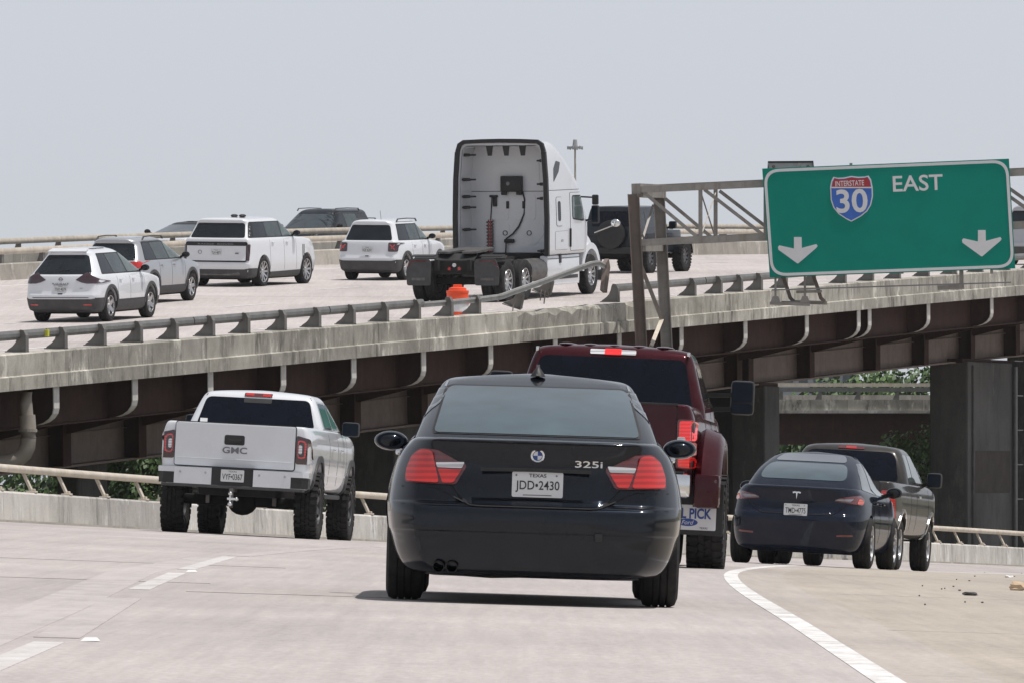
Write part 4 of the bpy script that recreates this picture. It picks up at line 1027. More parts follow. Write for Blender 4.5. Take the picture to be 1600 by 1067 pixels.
    def wheels(s, r, w, x, rim=.62, spokes=5, rmat='alloy', lugs=False, z=None, rear2=None, steel_=False, twin=False, dish=.02, only=None):
        z = (r if z is None else z) - s.lift; xf = x if rear2 is None else rear2; me_t = me_r = None; tw = tyre_mesh(r, w, rim, lugs); rm = rim_mesh(r * rim, w, spokes, dish, steel_)
        for y in (s.axle, s.axle + s.wb):
            for sd in (-1, 1):
                mt = Matrix.Translation((sd * (x if y == s.axle else xf), y, z)) @ (Matrix.Rotation(math.pi, 4, 'Z') if sd < 0 else Matrix()) @ Matrix.Rotation(random.uniform(0, 6), 4, 'X')
                wh = obj('wheel', rm.copy() if False else rm, None if len(rm.materials) else [rmat, 'underbody'], s.root, local=mt)
                obj('tyre', tw, None if len(tw.materials) else 'tyre', wh, local=I4)
    def seamlines(s, ys, z0, z1, w=.008):
        for y in ys: s.both('door_seam', [(y - w / 2, z0), (y + w / 2, z0), (y + w / 2, z1), (y - w / 2, z1)], 'seam', off=.002, thick=.003)
    def handle(s, ys, z, mat, w=.17):
        for y in ys:
            for sd, q in (('right', 1), ('left', -1)):
                h, n = s.hit((y, z), sd); m = MB(); m.box(h + Vector((q * .022, 0, 0)), (.03, w, .032), bev=.012); m.obj('door_handle', mat, s.root, local=I4)
def tyre_mesh(r, w, rim, lugs=False):
    m = MB(); ri = r * rim; h = w / 2
    m.lathe([(-h * .8, ri), (-h * .95, ri + (r - ri) * .15), (-h, ri + (r - ri) * .5), (-h * .97, r - .045), (-h * .86, r - .012), (-h * .6, r), (-h * .42, r), (-h * .40, r - .010), (-h * .34, r - .010), (-h * .32, r), (-h * .05, r), (-h * .03, r - .010), (h * .03, r - .010), (h * .05, r), (h * .32, r), (h * .34, r - .010), (h * .40, r - .010), (h * .42, r),
             (h * .6, r), (h * .86, r - .012), (h * .97, r - .045), (h, ri + (r - ri) * .5), (h * .95, ri + (r - ri) * .15), (h * .8, ri)], 44)
    if lugs:
        k = 30
        for i in range(k):
            for sd in (-1, 1):
                a = 2 * math.pi * (i + (.5 if sd > 0 else 0)) / k; rot = Matrix.Rotation(a, 3, 'X')
                m.box(rot @ Vector((sd * h * .72, 0, r + .001)), (h * .62, r * .115, .022), rot)
                m.box(rot @ Vector((sd * h * .20, r * .06, r + .001)), (h * .34, r * .11, .02), rot @ Matrix.Rotation(.5 * sd, 3, 'Z'))
                m.box(rot @ Vector((sd * h * 1.0, 0, r - .045)), (.014, r * .10, .06), rot)
    return m.mesh('tyre', 40)
def rim_mesh(rr, w, spokes, dish, steel_=False):
    m = MB(); h = w / 2
    m.lathe([(h * .82, rr * 1.0), (h * .90, rr * .985), (h * .88, rr * .93), (h * .3, rr * .90), (-h * .8, rr * .92)], 36)
    m.lathe([(h * .25, rr * .90), (h * .22, 0.001)], 24, mi=1)
    hub = h * (.7 - dish * 3); m.lathe([(hub, 0.001), (hub, rr * .20), (hub - .03, rr * .24), (h * .2, rr * .26)], 16)
    for k in range(spokes):
        a = 2 * math.pi * k / spokes; rot = Matrix.Rotation(a, 3, 'X'); ws = rr * (1.6 / spokes if spokes < 9 else 1.3 / spokes)
        p = [(hub - .01, -ws * .8, rr * .15), (hub - .01, ws * .8, rr * .15), (h * .80, ws * .62, rr * .93), (h * .80, -ws * .62, rr * .93)]
        q = [(a_[0] - .035, a_[1], a_[2]) for a_ in p]
        m.add([rot @ Vector(v) for v in p + q], [(0, 1, 2, 3), (7, 6, 5, 4), (0, 4, 5, 1), (1, 5, 6, 2), (2, 6, 7, 3), (3, 7, 4, 0)])
        if steel_: m.lathe([(hub + .012, .001), (hub + .012, .017), (hub - .02, .017)], 8, 'x', rot @ Vector((0, 0, rr * .55)))
    return m.mesh('rim', 35)
# ------------------------------------------------------------------ black sedan (nearest)
def black_sedan():
    c = Car('sedan', 'black four-door sedan seen from behind in the middle of the ramp, nearest the camera', 'car', (.118, 43.75), 0.0, 1.0, 2.76, .75, road_z)
    low = [S(.160, .30, 4.2, .62, .2, .2), S(.172, .16, 4.3, .70, .16, .22), S(.19, .075, 4.38, .775, .15, .24, br=.05), S(.225, .045, 4.42, .820, .14, .25, br=.06), S(.30, .030, 4.48, .860, .13, .26, br=.06), S(.405, .022, 4.52, .888, .13, .27, br=.07), S(.425, .018, 4.52, .893, .13, .27, br=.07), S(.440, .004, 4.52, .898, .13, .27, br=.07), S(.50, .0, 4.52, .905, .13, .28, br=.08), S(.545, .004, 4.50, .908, .13, .28, br=.08),
           S(.575, .018, 4.49, .908, .13, .28, br=.08), S(.597, .046, 4.49, .908, .13, .29, br=.08), S(.612, .082, 4.48, .906, .14, .30, br=.08), S(.70, .10, 4.46, .892, .14, .30, br=.09), S(.80, .118, 4.40, .868, .15, .32, br=.10), S(.90, .115, 4.10, .830, .15, .32, br=.10), S(.945, .092, 3.75, .795, .14, .30, br=.11),
           S(.972, .080, 3.55, .770, .13, .28, br=.12), S(.984, .10, 3.45, .750, .13, .28, br=.12), S(.995, .28, 3.38, .71, .14, .25, br=.12), S(1.003, .60, 3.2, .60, .2, .25)]
    cab = [S(.93, .40, 3.42, .770, .12, .25, .2, .3, br=.10, bf=.16), S(.99, .52, 3.30, .742, .11, .25, .2, .3, br=.13, bf=.18), S(1.08, .76, 3.08, .706, .10, .24, .2, .3, br=.14, bf=.2), S(1.20, 1.12, 2.80, .656, .09, .22, .2, .3, br=.15, bf=.2), S(1.305, 1.50, 2.55, .607, .08, .20, .15, .25, br=.15, bf=.2),
           S(1.340, 1.63, 2.48, .586, .08, .18, .15, .2, br=.14, bf=.18), S(1.362, 1.74, 2.42, .560, .08, .15, .15, .2, br=.12, bf=.15, cw=.004), S(1.378, 1.86, 2.38, .515, .12, .15, .15, .2, br=.1, bf=.1, cw=.014), S(1.386, 1.96, 2.32, .43, .15, .1, .15, .1, cw=.022), S(1.390, 2.04, 2.26, .26, .1, .05, .1, .05, br=.02, bf=.02, cw=.026)]
    PLAN_CH[0] = .55
    c.bodies(low, cab, (.10, 1.3, .12, 3.3, 4.52), (.10, 1.3, .05, 3.0, 4.2), 'p_navy', arches=[(1.0, .355, .325, .5), (3.76, .355, .325, .5)], nsub=4); PLAN_CH[0] = 0.0
    c.decal('rear_window', rounded([(-.640, 1.014), (.640, 1.014), (.568, 1.328), (-.568, 1.328)], [.03, .03, .05, .05], 6), 'rear', 'black_trim', off=.003, grid=.05)
    c.decal('rear_glass', rounded([(-.622, 1.020), (.622, 1.020), (.552, 1.318), (-.552, 1.318)], [.03, .03, .05, .05], 6), 'rear', 'glass_grey', off=.007, grid=.05)
    for sd in ('right', 'left'):
        q = c.decal('side_window', rounded([(1.10, .965), (3.05, .945), (2.55, 1.305), (1.62, 1.305), (1.28, 1.20)], .04), sd, 'glass_tint', off=.004)
    c.mirrored('roof_trim', [(.562, 1.315), (.576, 1.315), (.562, 1.350), (.550, 1.350)], 'chrome', off=.006)
    # boot lid
    lid = rounded([(-.625, .965), (.625, .965), (.600, .86), (.50, .70), (.405, .592), (.34, .588), (-.34, .588), (-.405, .592), (-.50, .70), (-.600, .86)], [.02, .02, .05, .05, .05, .02, .02, .05, .05, .05])
    lo = c.decal('boot_lid', lid, 'rear', 'p_navy', off=.010, thick=.02, seam=.007, grid=.05)
    rec = c.decal('plate_recess', rounded([(-.34, .80), (.34, .80), (.26, .645), (-.26, .645)], .04), 'rear', 'p_navy', off=.004, thick=.03, parent=lo, grid=.06)
    lipm = MB(); lipm.sweep([(-.33, .068, .806), (0, .062, .81), (.33, .068, .806)], [(-.012, -.012), (.012, -.012), (.012, .010), (-.012, .010)]); lipm.obj('grab_strip', 'black_trim', lo, local=I4)
    c.plate((0.012, .722), 'JDD\u20222430', off=.040)
    # roundel
    h, _ = c.hit((.008, .895), 'rear'); yb = h.y - .016
    m = MB(); m.lathe([(.006, .040), (-.004, .0415), (-.006, .038), (-.004, .030)], 28, 'y', (.008, yb, .895)); rd = m.obj('roundel', 'chrome', c.root, local=I4, smooth=40)
    m = MB(); m.lathe([(-.004, .031), (-.004, .026)], 28, 'y', (.008, yb, .895)); m.lathe([(-.003, .038), (-.003, .026)], 28, 'y', (.008, yb, .895)); m.obj('ring', 'ink', rd, local=I4)
    for k in range(4):
        pts = [(.008, yb - .004, .895)] + [(.008 + .026 * math.cos(k * math.pi / 2 + t), yb - .004, .895 + .026 * math.sin(k * math.pi / 2 + t)) for t in (0, .26, .52, .78, 1.05, 1.31, 1.5708)]
        m = MB(); m.add(pts, [tuple(range(8))]); m.obj('quadrant', 'plate_white' if k % 2 else 'ink_blue', rd, local=I4)
    c.text('badge', '325i', (.315, .852), .165, .040, 'rear', 'chrome', off=.014, bold=.012)
    # lamps
    for sx in (-1, 1):
        P = lambda pts: [(sx * x, z) for x, z in pts]
        base = c.decal('tail_light', rounded(P([(.475, .705), (.775, .712), (.770, .79), (.740, .875), (.685, .918), (.595, .918), (.46, .845), (.42, .835), (.415, .815)]), .02), 'rear', 'lens_dark_red', off=.018, thick=.02)
        c.decal('lens', rounded(P([(.575, .712), (.765, .718), (.76, .79), (.730, .868), (.68, .908), (.62, .908)]), .022), 'rear', 'lens_red', off=.028, thick=.004, parent=base)
        c.decal('lens', rounded(P([(.49, .715), (.555, .712), (.585, .80), (.44, .800)]), .012), 'rear', 'lens_red', off=.028, thick=.004, parent=base)
        c.decal('reverse_lamp', rounded(P([(.44, .808), (.587, .808), (.597, .838), (.425, .845)]), .008), 'rear', 'lens_white', off=.029, thick=.004, parent=base)
        c.line('bumper_seam', P([(.41, .60), (.60, .690), (.80, .690)]), .007, 'rear')
        m = MB(); hp = c.hit((1.9, .90), 'right' if sx > 0 else 'left')[0]; m.box(hp + Vector((sx * .02, 0, 0)), (.04, .2, .035), bev=.014); m.obj('door_handle', 'chrome', c.root, local=I4)
    c.line('bumper_highlight_edge', [(-.80, .585), (.80, .585)], .006, 'rear', 'p_navy', .004)
    # lower bumper, exhaust, floor
    for x in (-.565, -.485):
        m = MB(); m.lathe([(.02, .036), (-.06, .036), (-.06, .030), (.08, .030)], 18, 'y', (x, .10, .215)); m.obj('tail_pipe', 'underbody', c.root, local=I4, smooth=40)
    m = MB(); m.ball((-.25, .55, .235), (.42, .20, .085), 18, 8); m.obj('silencer', 'rusty_steel', c.root, local=I4, smooth=60)
    c.box('floor_pan', (0, 2.2, .225), (1.25, 3.6, .10), 'underbody', .03); c.box('rear_axle', (0, 1.0, .30), (1.3, .16, .12), 'underbody', .04); c.box('tow_cover', (.385, .02, .415), (.045, .02, .045), 'black_trim', .004)
    c.mirror(.915, 2.62, .975, .106, .062, 'p_navy', .06)
    c.wheels(.318, .228, .775, .66, 5)
    m = MB(); m.add([], []); m.prism([(-.011, 1.86, 1.400), (-.011, 1.78, 1.400), (-.011, 1.84, 1.455), (-.011, 1.88, 1.470)], (.022, 0, 0)); m.lathe([(0, .048), (.015, .040), (.055, .012), (.060, 0.001)], 14, 'z', (0, 1.83, 1.395)); m.obj('roof_antenna', 'black_trim', c.root, local=I4, smooth=40)
    for sx in (-1, 1): m = MB(); m.box((sx * .34, 1.55, .95), (.5, .14, .55), bev=.06); m.box((sx * .34, 1.95, 1.16), (.24, .10, .16), bev=.05); m.obj('seat', 'grey_trim', c.root, local=I4)
    c.decal('windscreen', rounded([(-.60, .99), (.60, .99), (.52, 1.29), (-.52, 1.29)], .06), 'front', 'glass_tint'); c.mirrored('headlight', rounded([(.42, .62), (.78, .66), (.74, .74), (.45, .72)], .03), 'lens_white', side='front')
    return c
black_sedan()
# ------------------------------------------------------------------ pickups
def tow_hitch(c, z, y, mat='chrome'):
    m = MB(); m.box((0, y + .1, z), (.075, .3, .075), bev=.01); m.box((0, y - .05, z - .12), (.05, .06, .26), bev=.012); a = m.obj('tow_hitch', 'worn_steel', c.root, local=I4)
    m = MB(); m.ball((-.01, y - .08, z - .06), (.032, .032, .032), 12, 8); m.ball((-.01, y - .08, z - .20), (.034, .034, .034), 12, 8); m.lathe([(-.10, .016), (.10, .016)], 8, 'z', (-.01, y - .08, z - .13)); m.bar((-.05, y - .08, z - .13), (.08, y - .08, z - .13), .03, .03); m.ball((.075, y - .08, z - .13), (.028, .028, .028), 10, 8); m.obj('tow_ball', mat, a, local=I4, smooth=50)
def white_pickup():
    c = Car('pickup_truck', 'lifted white pickup truck with big black tyres beside the far barrier', 'pickup truck', (-3.64, 96.2), 5.3, 1.22, 3.65, .85, road_z)
    low = [S(.62, .42, 5.5, .86, .08, .1), S(.66, .26, 5.62, .95, .08, .12), S(.74, .20, 5.72, .985, .07, .12), S(.88, .17, 5.78, 1.0, .07, .13), S(1.10, .16, 5.80, 1.012, .06, .12), S(1.26, .16, 5.78, 1.008, .06, .12), S(1.34, .165, 5.70, .995, .06, .12), S(1.43, .17, 5.2, .968, .06, .10), S(1.468, .18, 4.7, .945, .06, .10), S(1.480, .20, 4.5, .92, .06, .1)]
    cab = [S(1.38, 2.12, 4.75, .93, .07, .10, .2, .3, .02, .12), S(1.48, 2.12, 4.62, .912, .07, .10, .2, .3, .03, .14), S(1.62, 2.17, 4.30, .865, .07, .10, .2, .3, .04, .16), S(1.82, 2.26, 3.86, .785, .08, .10, .2, .3, .05, .16), S(1.895, 2.31, 3.68, .745, .10, .12, .2, .3, .05, .14, .004), S(1.935, 2.38, 3.58, .69, .14, .14, .2, .3, .05, .1, .012), S(1.955, 2.55, 3.45, .56, .2, .2, .2, .2, .04, .05, .02), S(1.965, 2.8, 3.2, .30, .1, .1, .1, .1, .01, .01, .02)]
    bed = MB(); bed.box((0, 1.16, 1.6), (1.62, 1.80, 1.3))
    c.bodies(low, cab, (.03, 1.0, .08, 4.9, 5.8), (.02, 2.6, .03, 4, 5), 'p_truck_white', arches=[(1.22, .52, .50, .55), (4.87, .52, .50, .55)], cuts=[bed])
    tg = c.decal('tailgate', rounded([(-.80, .90), (.80, .90), (.80, 1.468), (-.80, 1.468)], .03), 'rear', 'p_truck_white', off=.012, thick=.03, seam=.012, flat=0)
    c.box('tailgate_crease', (0, .146, 1.00), (1.56, .006, .012), 'p_truck_white', .002, parent=tg)
    c.decal('handle_recess', rrect(-.145, 1.195, .125, 1.325, .03), 'rear', 'black_trim', off=.018, parent=tg); c.box('handle', (-.01, .140, 1.245), (.18, .02, .05), 'black_trim', .01, parent=tg)
    c.text('badge', 'GMC', (0, 1.125), .33, .085, 'rear', 'grey_badge', off=.022, bold=.015, parent=tg)
    c.text('badge', 'SIERRA SLT', (-.56, .955), .33, .030, 'rear', 'grey_badge', off=.018, parent=tg); c.text('badge', 'DENALI', (.62, .955), .22, .022, 'rear', 'grey_badge', off=.018, parent=tg)
    for sx in (-1, 1):
        P = lambda pts: [(sx * x, z) for x, z in pts]
        L = c.decal('tail_light', rounded(P([(.815, .985), (1.005, .985), (1.000, 1.20), (.985, 1.32), (.815, 1.365)]), .03), 'rear', 'lens_smoke', off=.012, thick=.03)
        c.decal('light_ring', rounded(P([(.835, 1.06), (.945, 1.06), (.945, 1.29), (.835, 1.31)]), .045), 'rear', 'lens_ring', off=.017, parent=L)
        c.decal('dark_core', rounded(P([(.848, 1.078), (.925, 1.078), (.925, 1.272), (.848, 1.29)]), .035), 'rear', 'lens_smoke', off=.019, parent=L)
        c.decal('reverse_lamp', rounded(P([(.850, 1.12), (.895, 1.12), (.895, 1.235), (.850, 1.245)]), .02), 'rear', 'lens_white', off=.021, parent=L)
    # bumper
    pts = []
    m = MB(); prof = [(-.985, .16), (-.90, .07), (-.40, .04), (.40, .04), (.90, .07), (.985, .16)]
    for (z0, z1, nm, mat, xs, yo) in ((.655, .875, 'bumper', 'p_truck_white', [(-.78, .035), (-.28, .02), (-.28, .12), (-.78, .12)], 0), (.655, .875, 'bumper', 'p_truck_white', [(.28, .02), (.78, .035), (.78, .12), (.28, .12)], 0), (.655, .90, 'bumper_centre', 'black_trim', [(-.279, .05), (.279, .05), (.279, .16), (-.279, .16)], 0)):
        m = MB(); m.prism([(x, y, z0) for x, y in xs], (0, 0, z1 - z0)); m.obj(nm, mat, c.root, local=I4)
    for sx in (-1, 1):
        m = MB(); m.prism([(sx * x, y, .66) for x, y in ((.781, .04), (.93, .07), (1.0, .16), (1.0, .40), (.781, .30))], (0, 0, .14)); m.obj('corner_step', 'black_trim', c.root, local=I4)
        m = MB(); m.prism([(sx * x, y, .805) for x, y in ((.781, .035), (.935, .065), (1.01, .155), (1.01, .42), (.781, .30))], (0, 0, .07)); m.obj('bumper_corner', 'p_truck_white', c.root, local=I4)
        for x in (.36, .70): m = MB(); m.lathe([(-.004, .001), (-.004, .016), (.01, .016)], 10, 'y', (sx * x, .024, .81)); m.obj('parking_sensor', 'sign_back', c.root, local=I4)
    c.box('bumper_bottom', (0, .14, .635), (1.90, .20, .04), 'grey_trim', .01)
    m = MB(); m.prism([(p[0], .035, p[1]) for p in rrect(-.155, .705, .155, .865, .012)], (0, .01, 0)); 
    pl = m.obj('license_plate', 'plate_white', c.root, local=I4); c.text('lettering', 'VYF\u20220367', (0, .772), .27, .078, 'rear', 'ink', parent=pl, flat_y=.033, bold=.006); c.text('lettering', 'TEXAS', (0, .842), .11, .022, 'rear', 'ink', parent=pl, flat_y=.033)
    tow_hitch(c, .61, .10)
    c.decal('rear_window', rounded([(-.80, 1.50), (.80, 1.50), (.70, 1.865), (-.70, 1.865)], [.03, .03, .08, .08], 5), 'rear', 'glass_black', off=.006)
    for sx in (-1, 1): c.line('cab_seam', [(sx * .715, 1.875), (sx * .70, 1.905)], .012, 'rear')
    bl = c.decal('brake_light', rrect(-.19, 1.885, .19, 1.930, .012), 'rear', 'lens_dark_red', off=.012); c.decal('lens', rrect(-.17, 1.892, -.06, 1.922, .006), 'rear', 'lens_red', off=.016, parent=bl); c.decal('lens', rrect(.06, 1.892, .17, 1.922, .006), 'rear', 'lens_red', off=.016, parent=bl)
    c.decal('brake_light_housing', rrect(-.19, 1.80, .19, 1.86, .02), 'rear', 'black_trim', off=.010)
    st = c.decal('window_sticker', rrect(-.76, 1.51, -.66, 1.56, .004), 'rear', 'reflect_white', off=.010)
    for sd in ('right', 'left'):
        c.decal('side_window', rounded([(2.42, 1.50), (3.28, 1.50), (3.22, 1.84), (2.52, 1.84)], .05), sd, 'glass_side'); c.decal('side_window', rounded([(3.36, 1.50), (4.30, 1.50), (3.78, 1.84), (3.30, 1.84)], .05), sd, 'glass_side')
        c.decal('wheel_arch_trim', rounded([(1.22 + .60 * math.cos(t), .52 + .60 * math.sin(t)) for t in [math.pi * k / 14 for k in range(15)]] + [(1.22 + .52 * math.cos(t), .52 + .52 * math.sin(t)) for t in [math.pi * k / 14 for k in range(14, -1, -1)]], 0), sd, 'black_trim', off=.03, thick=.03, bvh=c.bvh_low)
        c.decal('wheel_arch_trim', rounded([(4.87 + .60 * math.cos(t), .52 + .60 * math.sin(t)) for t in [math.pi * k / 14 for k in range(15)]] + [(4.87 + .52 * math.cos(t), .52 + .52 * math.sin(t)) for t in [math.pi * k / 14 for k in range(14, -1, -1)]], 0), sd, 'black_trim', off=.03, thick=.03, bvh=c.bvh_low)
        c.decal('lower_trim', [(1.9, .86), (4.2, .86), (4.2, .885), (1.9, .885)], sd, 'p_truck_white', off=.012)
    c.seamlines((2.36, 3.32, 4.32), .74, 1.47); c.handle((2.62, 3.55), 1.22, 'chrome', .2)
    c.mirror(1.09, 3.98, 1.53, .12, .10, 'black_trim', .12, True)
    c.wheels(.445, .295, .90, .55, 6, 'dark_alloy', True)
    c.box('rear_axle', (0, 1.22, .46), (1.6, .14, .14), 'underbody', .05); m = MB(); m.ball((0, 1.22, .44), (.20, .2, .17), 14, 8); m.obj('differential', 'underbody', c.root, local=I4, smooth=60)
    c.box('chassis', (0, 2.9, .60), (1.0, 5.0, .16), 'underbody', .04); m = MB(); m.ball((-.05, 1.7, .56), (.42, .5, .15), 14, 8); m.obj('fuel_tank', 'underbody', c.root, local=I4, smooth=60)
    for sx in (-1, 1): c.box('shock_absorber', (sx * .45, 1.05, .58), (.06, .06, .34), 'worn_steel', .02); c.box('side_step', (sx * .92, 3.1, .585), (.10, 2.0, .06), 'black_trim', .02)
    c.decal('windscreen', rounded([(-.76, 1.48), (.76, 1.48), (.66, 1.86), (-.66, 1.86)], .06), 'front', 'glass_tint'); c.mirrored('headlight', rounded([(.62, 1.10), (.94, 1.10), (.94, 1.32), (.62, 1.32)], .03), 'lens_white', side='front')
white_pickup()

def maroon_pickup():
    c = Car('pickup_truck', 'maroon heavy-duty pickup with lit brake lights and wide rear fenders ahead of the black sedan', 'pickup truck', (.85, 72.2), 4.3, 1.25, 4.2, .9, road_z, lift=.07)
    low = [S(.62, .40, 5.9, .86, .08, .1), S(.70, .24, 6.1, .96, .08, .12), S(.85, .20, 6.2, .985, .07, .13), S(1.10, .18, 6.25, 1.0, .07, .13), S(1.30, .18, 6.22, .995, .07, .13), S(1.42, .185, 6.1, .975, .07, .12), S(1.50, .19, 5.5, .948, .07, .10), S(1.535, .20, 5.0, .925, .06, .10), S(1.548, .23, 4.8, .90, .06, .1)]
    cab = [S(1.44, 2.30, 5.0, .93, .07, .10, .2, .3, .02, .12), S(1.55, 2.30, 4.85, .915, .07, .10, .2, .3, .03, .14), S(1.72, 2.36, 4.45, .865, .07, .10, .2, .3, .04, .16), S(2.0, 2.46, 4.0, .79, .08, .10, .2, .3, .05, .16), S(2.09, 2.51, 3.85, .755, .10, .12, .2, .3, .05, .14, .004), S(2.13, 2.58, 3.75, .70, .14, .14, .2, .3, .05, .1, .012), S(2.15, 2.75, 3.6, .56, .2, .2, .2, .2, .04, .05, .018), S(2.16, 3.0, 3.3, .30, .1, .1, .1, .1, .01, .01, .02)]
    for r_ in cab: r_[3] *= 1.055
    bed = MB(); bed.box((0, 1.28, 1.65), (1.60, 1.95, 1.3))
    c.bodies(low, cab, (.02, 1.0, .08, 5.2, 6.25), (.02, 2.8, .03, 4.2, 5.2), 'p_maroon', arches=[(1.25, .53, .52, .55), (5.45, .53, .52, .55)], cuts=[bed])
    c.decal('tailgate', rounded([(-.80, .93), (.80, .93), (.80, 1.535), (-.80, 1.535)], .03), 'rear', 'p_maroon', off=.012, thick=.03, seam=.01, flat=0)
    c.box('tailgate_cap', (0, .19, 1.545), (1.62, .06, .02), 'black_trim', .006)
    for sx in (-1, 1):
        P = lambda pts: [(sx * x, z) for x, z in pts]
        L = c.decal('tail_light', rounded(P([(.81, .915), (1.0, .915), (1.0, 1.40), (.81, 1.40)]), .03), 'rear', 'lens_dark_red', off=.012, thick=.04)
        c.decal('lit_lamp', rounded(P([(.83, 1.19), (.99, 1.19), (.985, 1.385), (.83, 1.385)]), .03), 'rear', 'lens_lit', off=.018, parent=L)
        c.decal('lit_lamp', rounded(P([(.83, .925), (.99, .925), (.99, 1.03), (.83, 1.03)]), .03), 'rear', 'lens_lit', off=.018, parent=L)
        c.decal('reverse_lamp', rounded(P([(.815, 1.04), (.895, 1.04), (.895, 1.225), (.815, 1.225)]), .015), 'rear', 'lens_white', off=.022, parent=L)
        c.decal('dark_lamp', rounded(P([(.905, 1.05), (.99, 1.05), (.99, 1.175), (.905, 1.175)]), .02), 'rear', 'lens_red', off=.018, parent=L)
        # dual-wheel fender
        m = MB(); rowsf = []
        for k in range(17):
            t = math.pi * k / 16; ring_ = []
            for (rr, xo) in ((.60, .98), (.74, 1.00), (.78, 1.06), (.735, 1.20), (.655, 1.255), (.60, 1.25), (.585, 1.2)):
                yy = 1.25 + rr * 1.12 * math.cos(t) * (1.0 if math.cos(t) > 0 else 1.12); ring_.append((sx * xo, yy, .56 + rr * 1.0 * math.sin(t) - (.02 if k in (0, 16) else 0)))
            rowsf.append(ring_)
        n = 7; m.add([p for r_ in rowsf for p in r_], [(i * n + j, i * n + (j + 1) % n, (i + 1) * n + (j + 1) % n, (i + 1) * n + j) for i in range(16) for j in range(n)] + [tuple(range(n)), tuple(range(16 * n, 17 * n))]); fe = m.obj('rear_fender', 'p_maroon', c.root, local=I4, smooth=50)
        m = MB(); m.box((sx * 1.13, .30, .70), (.26, .34, .34), bev=.05); m.obj('fender_tail', 'p_maroon', c.root, local=I4, smooth=40)
        m = MB(); m.ball((sx * 1.215, .14, .80), (.02, .015, .02), 8, 6); m.obj('side_marker', 'lens_smoke', c.root, local=I4)
        # mud flap
        m = MB(); m.box((sx * .99, .50, .52), (.60, .02, .52), bev=.02); mf = m.obj('mud_flap', 'black_trim', c.root, local=I4)
        m = MB(); m.prism([(p[0], .482, p[1]) for p in rrect(sx * .96 - .26, .31, sx * .96 + .26, .56, .015)], (0, .006, 0)); wp = m.obj('flap_plate', 'sign_white', mf, local=I4)
        c.text('lettering', 'HILL PICK', (sx * .96 - .01, .475), .45, .105, 'rear', 'ink_blue', parent=wp, flat_y=.478, bold=.03)
        m = MB(); m.prism([(p[0], .479, p[1]) for p in ell(sx * .96 - .02, .385, .10, .038, 24)], (0, .002, 0)); ov = m.obj('oval_badge', 'ink_blue', wp, local=I4)
        c.text('lettering', 'Ford', (sx * .96 - .02, .385), .12, .042, 'rear', 'sign_white', parent=ov, flat_y=.476, shear=.3)
        c.text('lettering', 'VILLE', (sx * .96 - .17, .338), .09, .022, 'rear', 'ink', parent=wp, flat_y=.478); c.text('lettering', 'TEXAS', (sx * .96 + .14, .332), .08, .020, 'rear', 'ink', parent=wp, flat_y=.478)
        # towing mirror
        m = MB(); m.box((sx * 1.27, 4.20, 1.71), (.25, .12, .36), bev=.05); a = m.obj('towing_mirror', 'black_trim', c.root, local=I4, smooth=40)
        m = MB(); m.prism([(p[0], 4.135, p[1]) for p in rrect(sx * 1.27 - .105, 1.665, sx * 1.27 + .105, 1.87, .03)], (0, .01, 0)); m.prism([(p[0], 4.135, p[1]) for p in rrect(sx * 1.27 - .105, 1.55, sx * 1.27 + .105, 1.65, .03)], (0, .01, 0)); m.obj('mirror_glass', 'mirror_glass', a, local=I4)
        m = MB(); m.bar((sx * .86, 4.22, 1.72), (sx * 1.2, 4.21, 1.74), .08, .045); m.bar((sx * .86, 4.22, 1.57), (sx * 1.2, 4.21, 1.59), .08, .045); m.obj('mirror_arm', 'black_trim', a, local=I4)
        c.box('roof_clip', (sx * .775, 2.50, 2.095), (.03, .12, .05), 'chrome', .008)
        m = MB(); m.lathe([(-.03, .012), (.03, .012)], 8, 'z', (sx * .3, .3, 1.57)); m.obj('bed_post', 'black_trim', c.root, local=I4)
    c.box('rear_bumper', (0, .10, .745), (1.96, .22, .24), 'chrome', .05); c.box('bumper_pad', (0, .10, .872), (1.80, .18, .02), 'black_trim', .005); c.box('hitch_bar', (0, .25, .55), (1.2, .10, .10), 'underbody', .02)
    c.decal('rear_window', rounded([(-.84, 1.56), (.84, 1.56), (.745, 2.035), (-.745, 2.035)], [.03, .03, .09, .09], 5), 'rear', 'glass_black', off=.006)
    bl = c.decal('brake_light', rrect(-.235, 2.065, .235, 2.112, .012), 'rear', 'lens_white', off=.012); c.decal('lit_lamp', rrect(-.085, 2.060, .085, 2.116, .008), 'rear', 'lens_lit', off=.018, parent=bl)
    for k in range(5): m = MB(); m.ball((-.5 + k * .25, 3.1, 2.160), (.10, .5, .02), 12, 6); m.obj('roof_rib', 'p_maroon', c.root, local=I4, smooth=60)
    for k in range(2): m = MB(); m.ball((.62 + k * .06, 3.0, 2.135 - .01 * k), (.02, .03, .018), 10, 6); m.obj('clearance_lamp', 'lens_white', c.root, local=I4)
    for sd in ('right', 'left'):
        c.decal('side_window', rounded([(2.65, 1.58), (3.55, 1.58), (3.48, 1.97), (2.75, 1.97)], .05), sd, 'glass_tint'); c.decal('side_window', rounded([(3.64, 1.58), (4.6, 1.58), (3.95, 1.97), (3.58, 1.97)], .05), sd, 'glass_tint')
    c.seamlines((2.34, 3.60, 4.7), .80, 1.53); c.handle((2.95, 3.90), 1.34, 'p_maroon', .2)
    c.wheels(.47, .36, 1.10, .52, 8, 'dark_alloy', True, rear2=.90)
    tw_ = tyre_mesh(.47, .30, .52, False)
    for sx in (-1, 1): obj('inner_tyre', tw_, None if len(tw_.materials) else 'tyre', c.root, local=Matrix.Translation((sx * .70, 1.25, .40)))
    c.box('rear_axle', (0, 1.25, .46), (1.9, .15, .15), 'underbody', .05); c.box('chassis', (0, 3.0, .62), (1.0, 5.2, .2), 'underbody', .04)
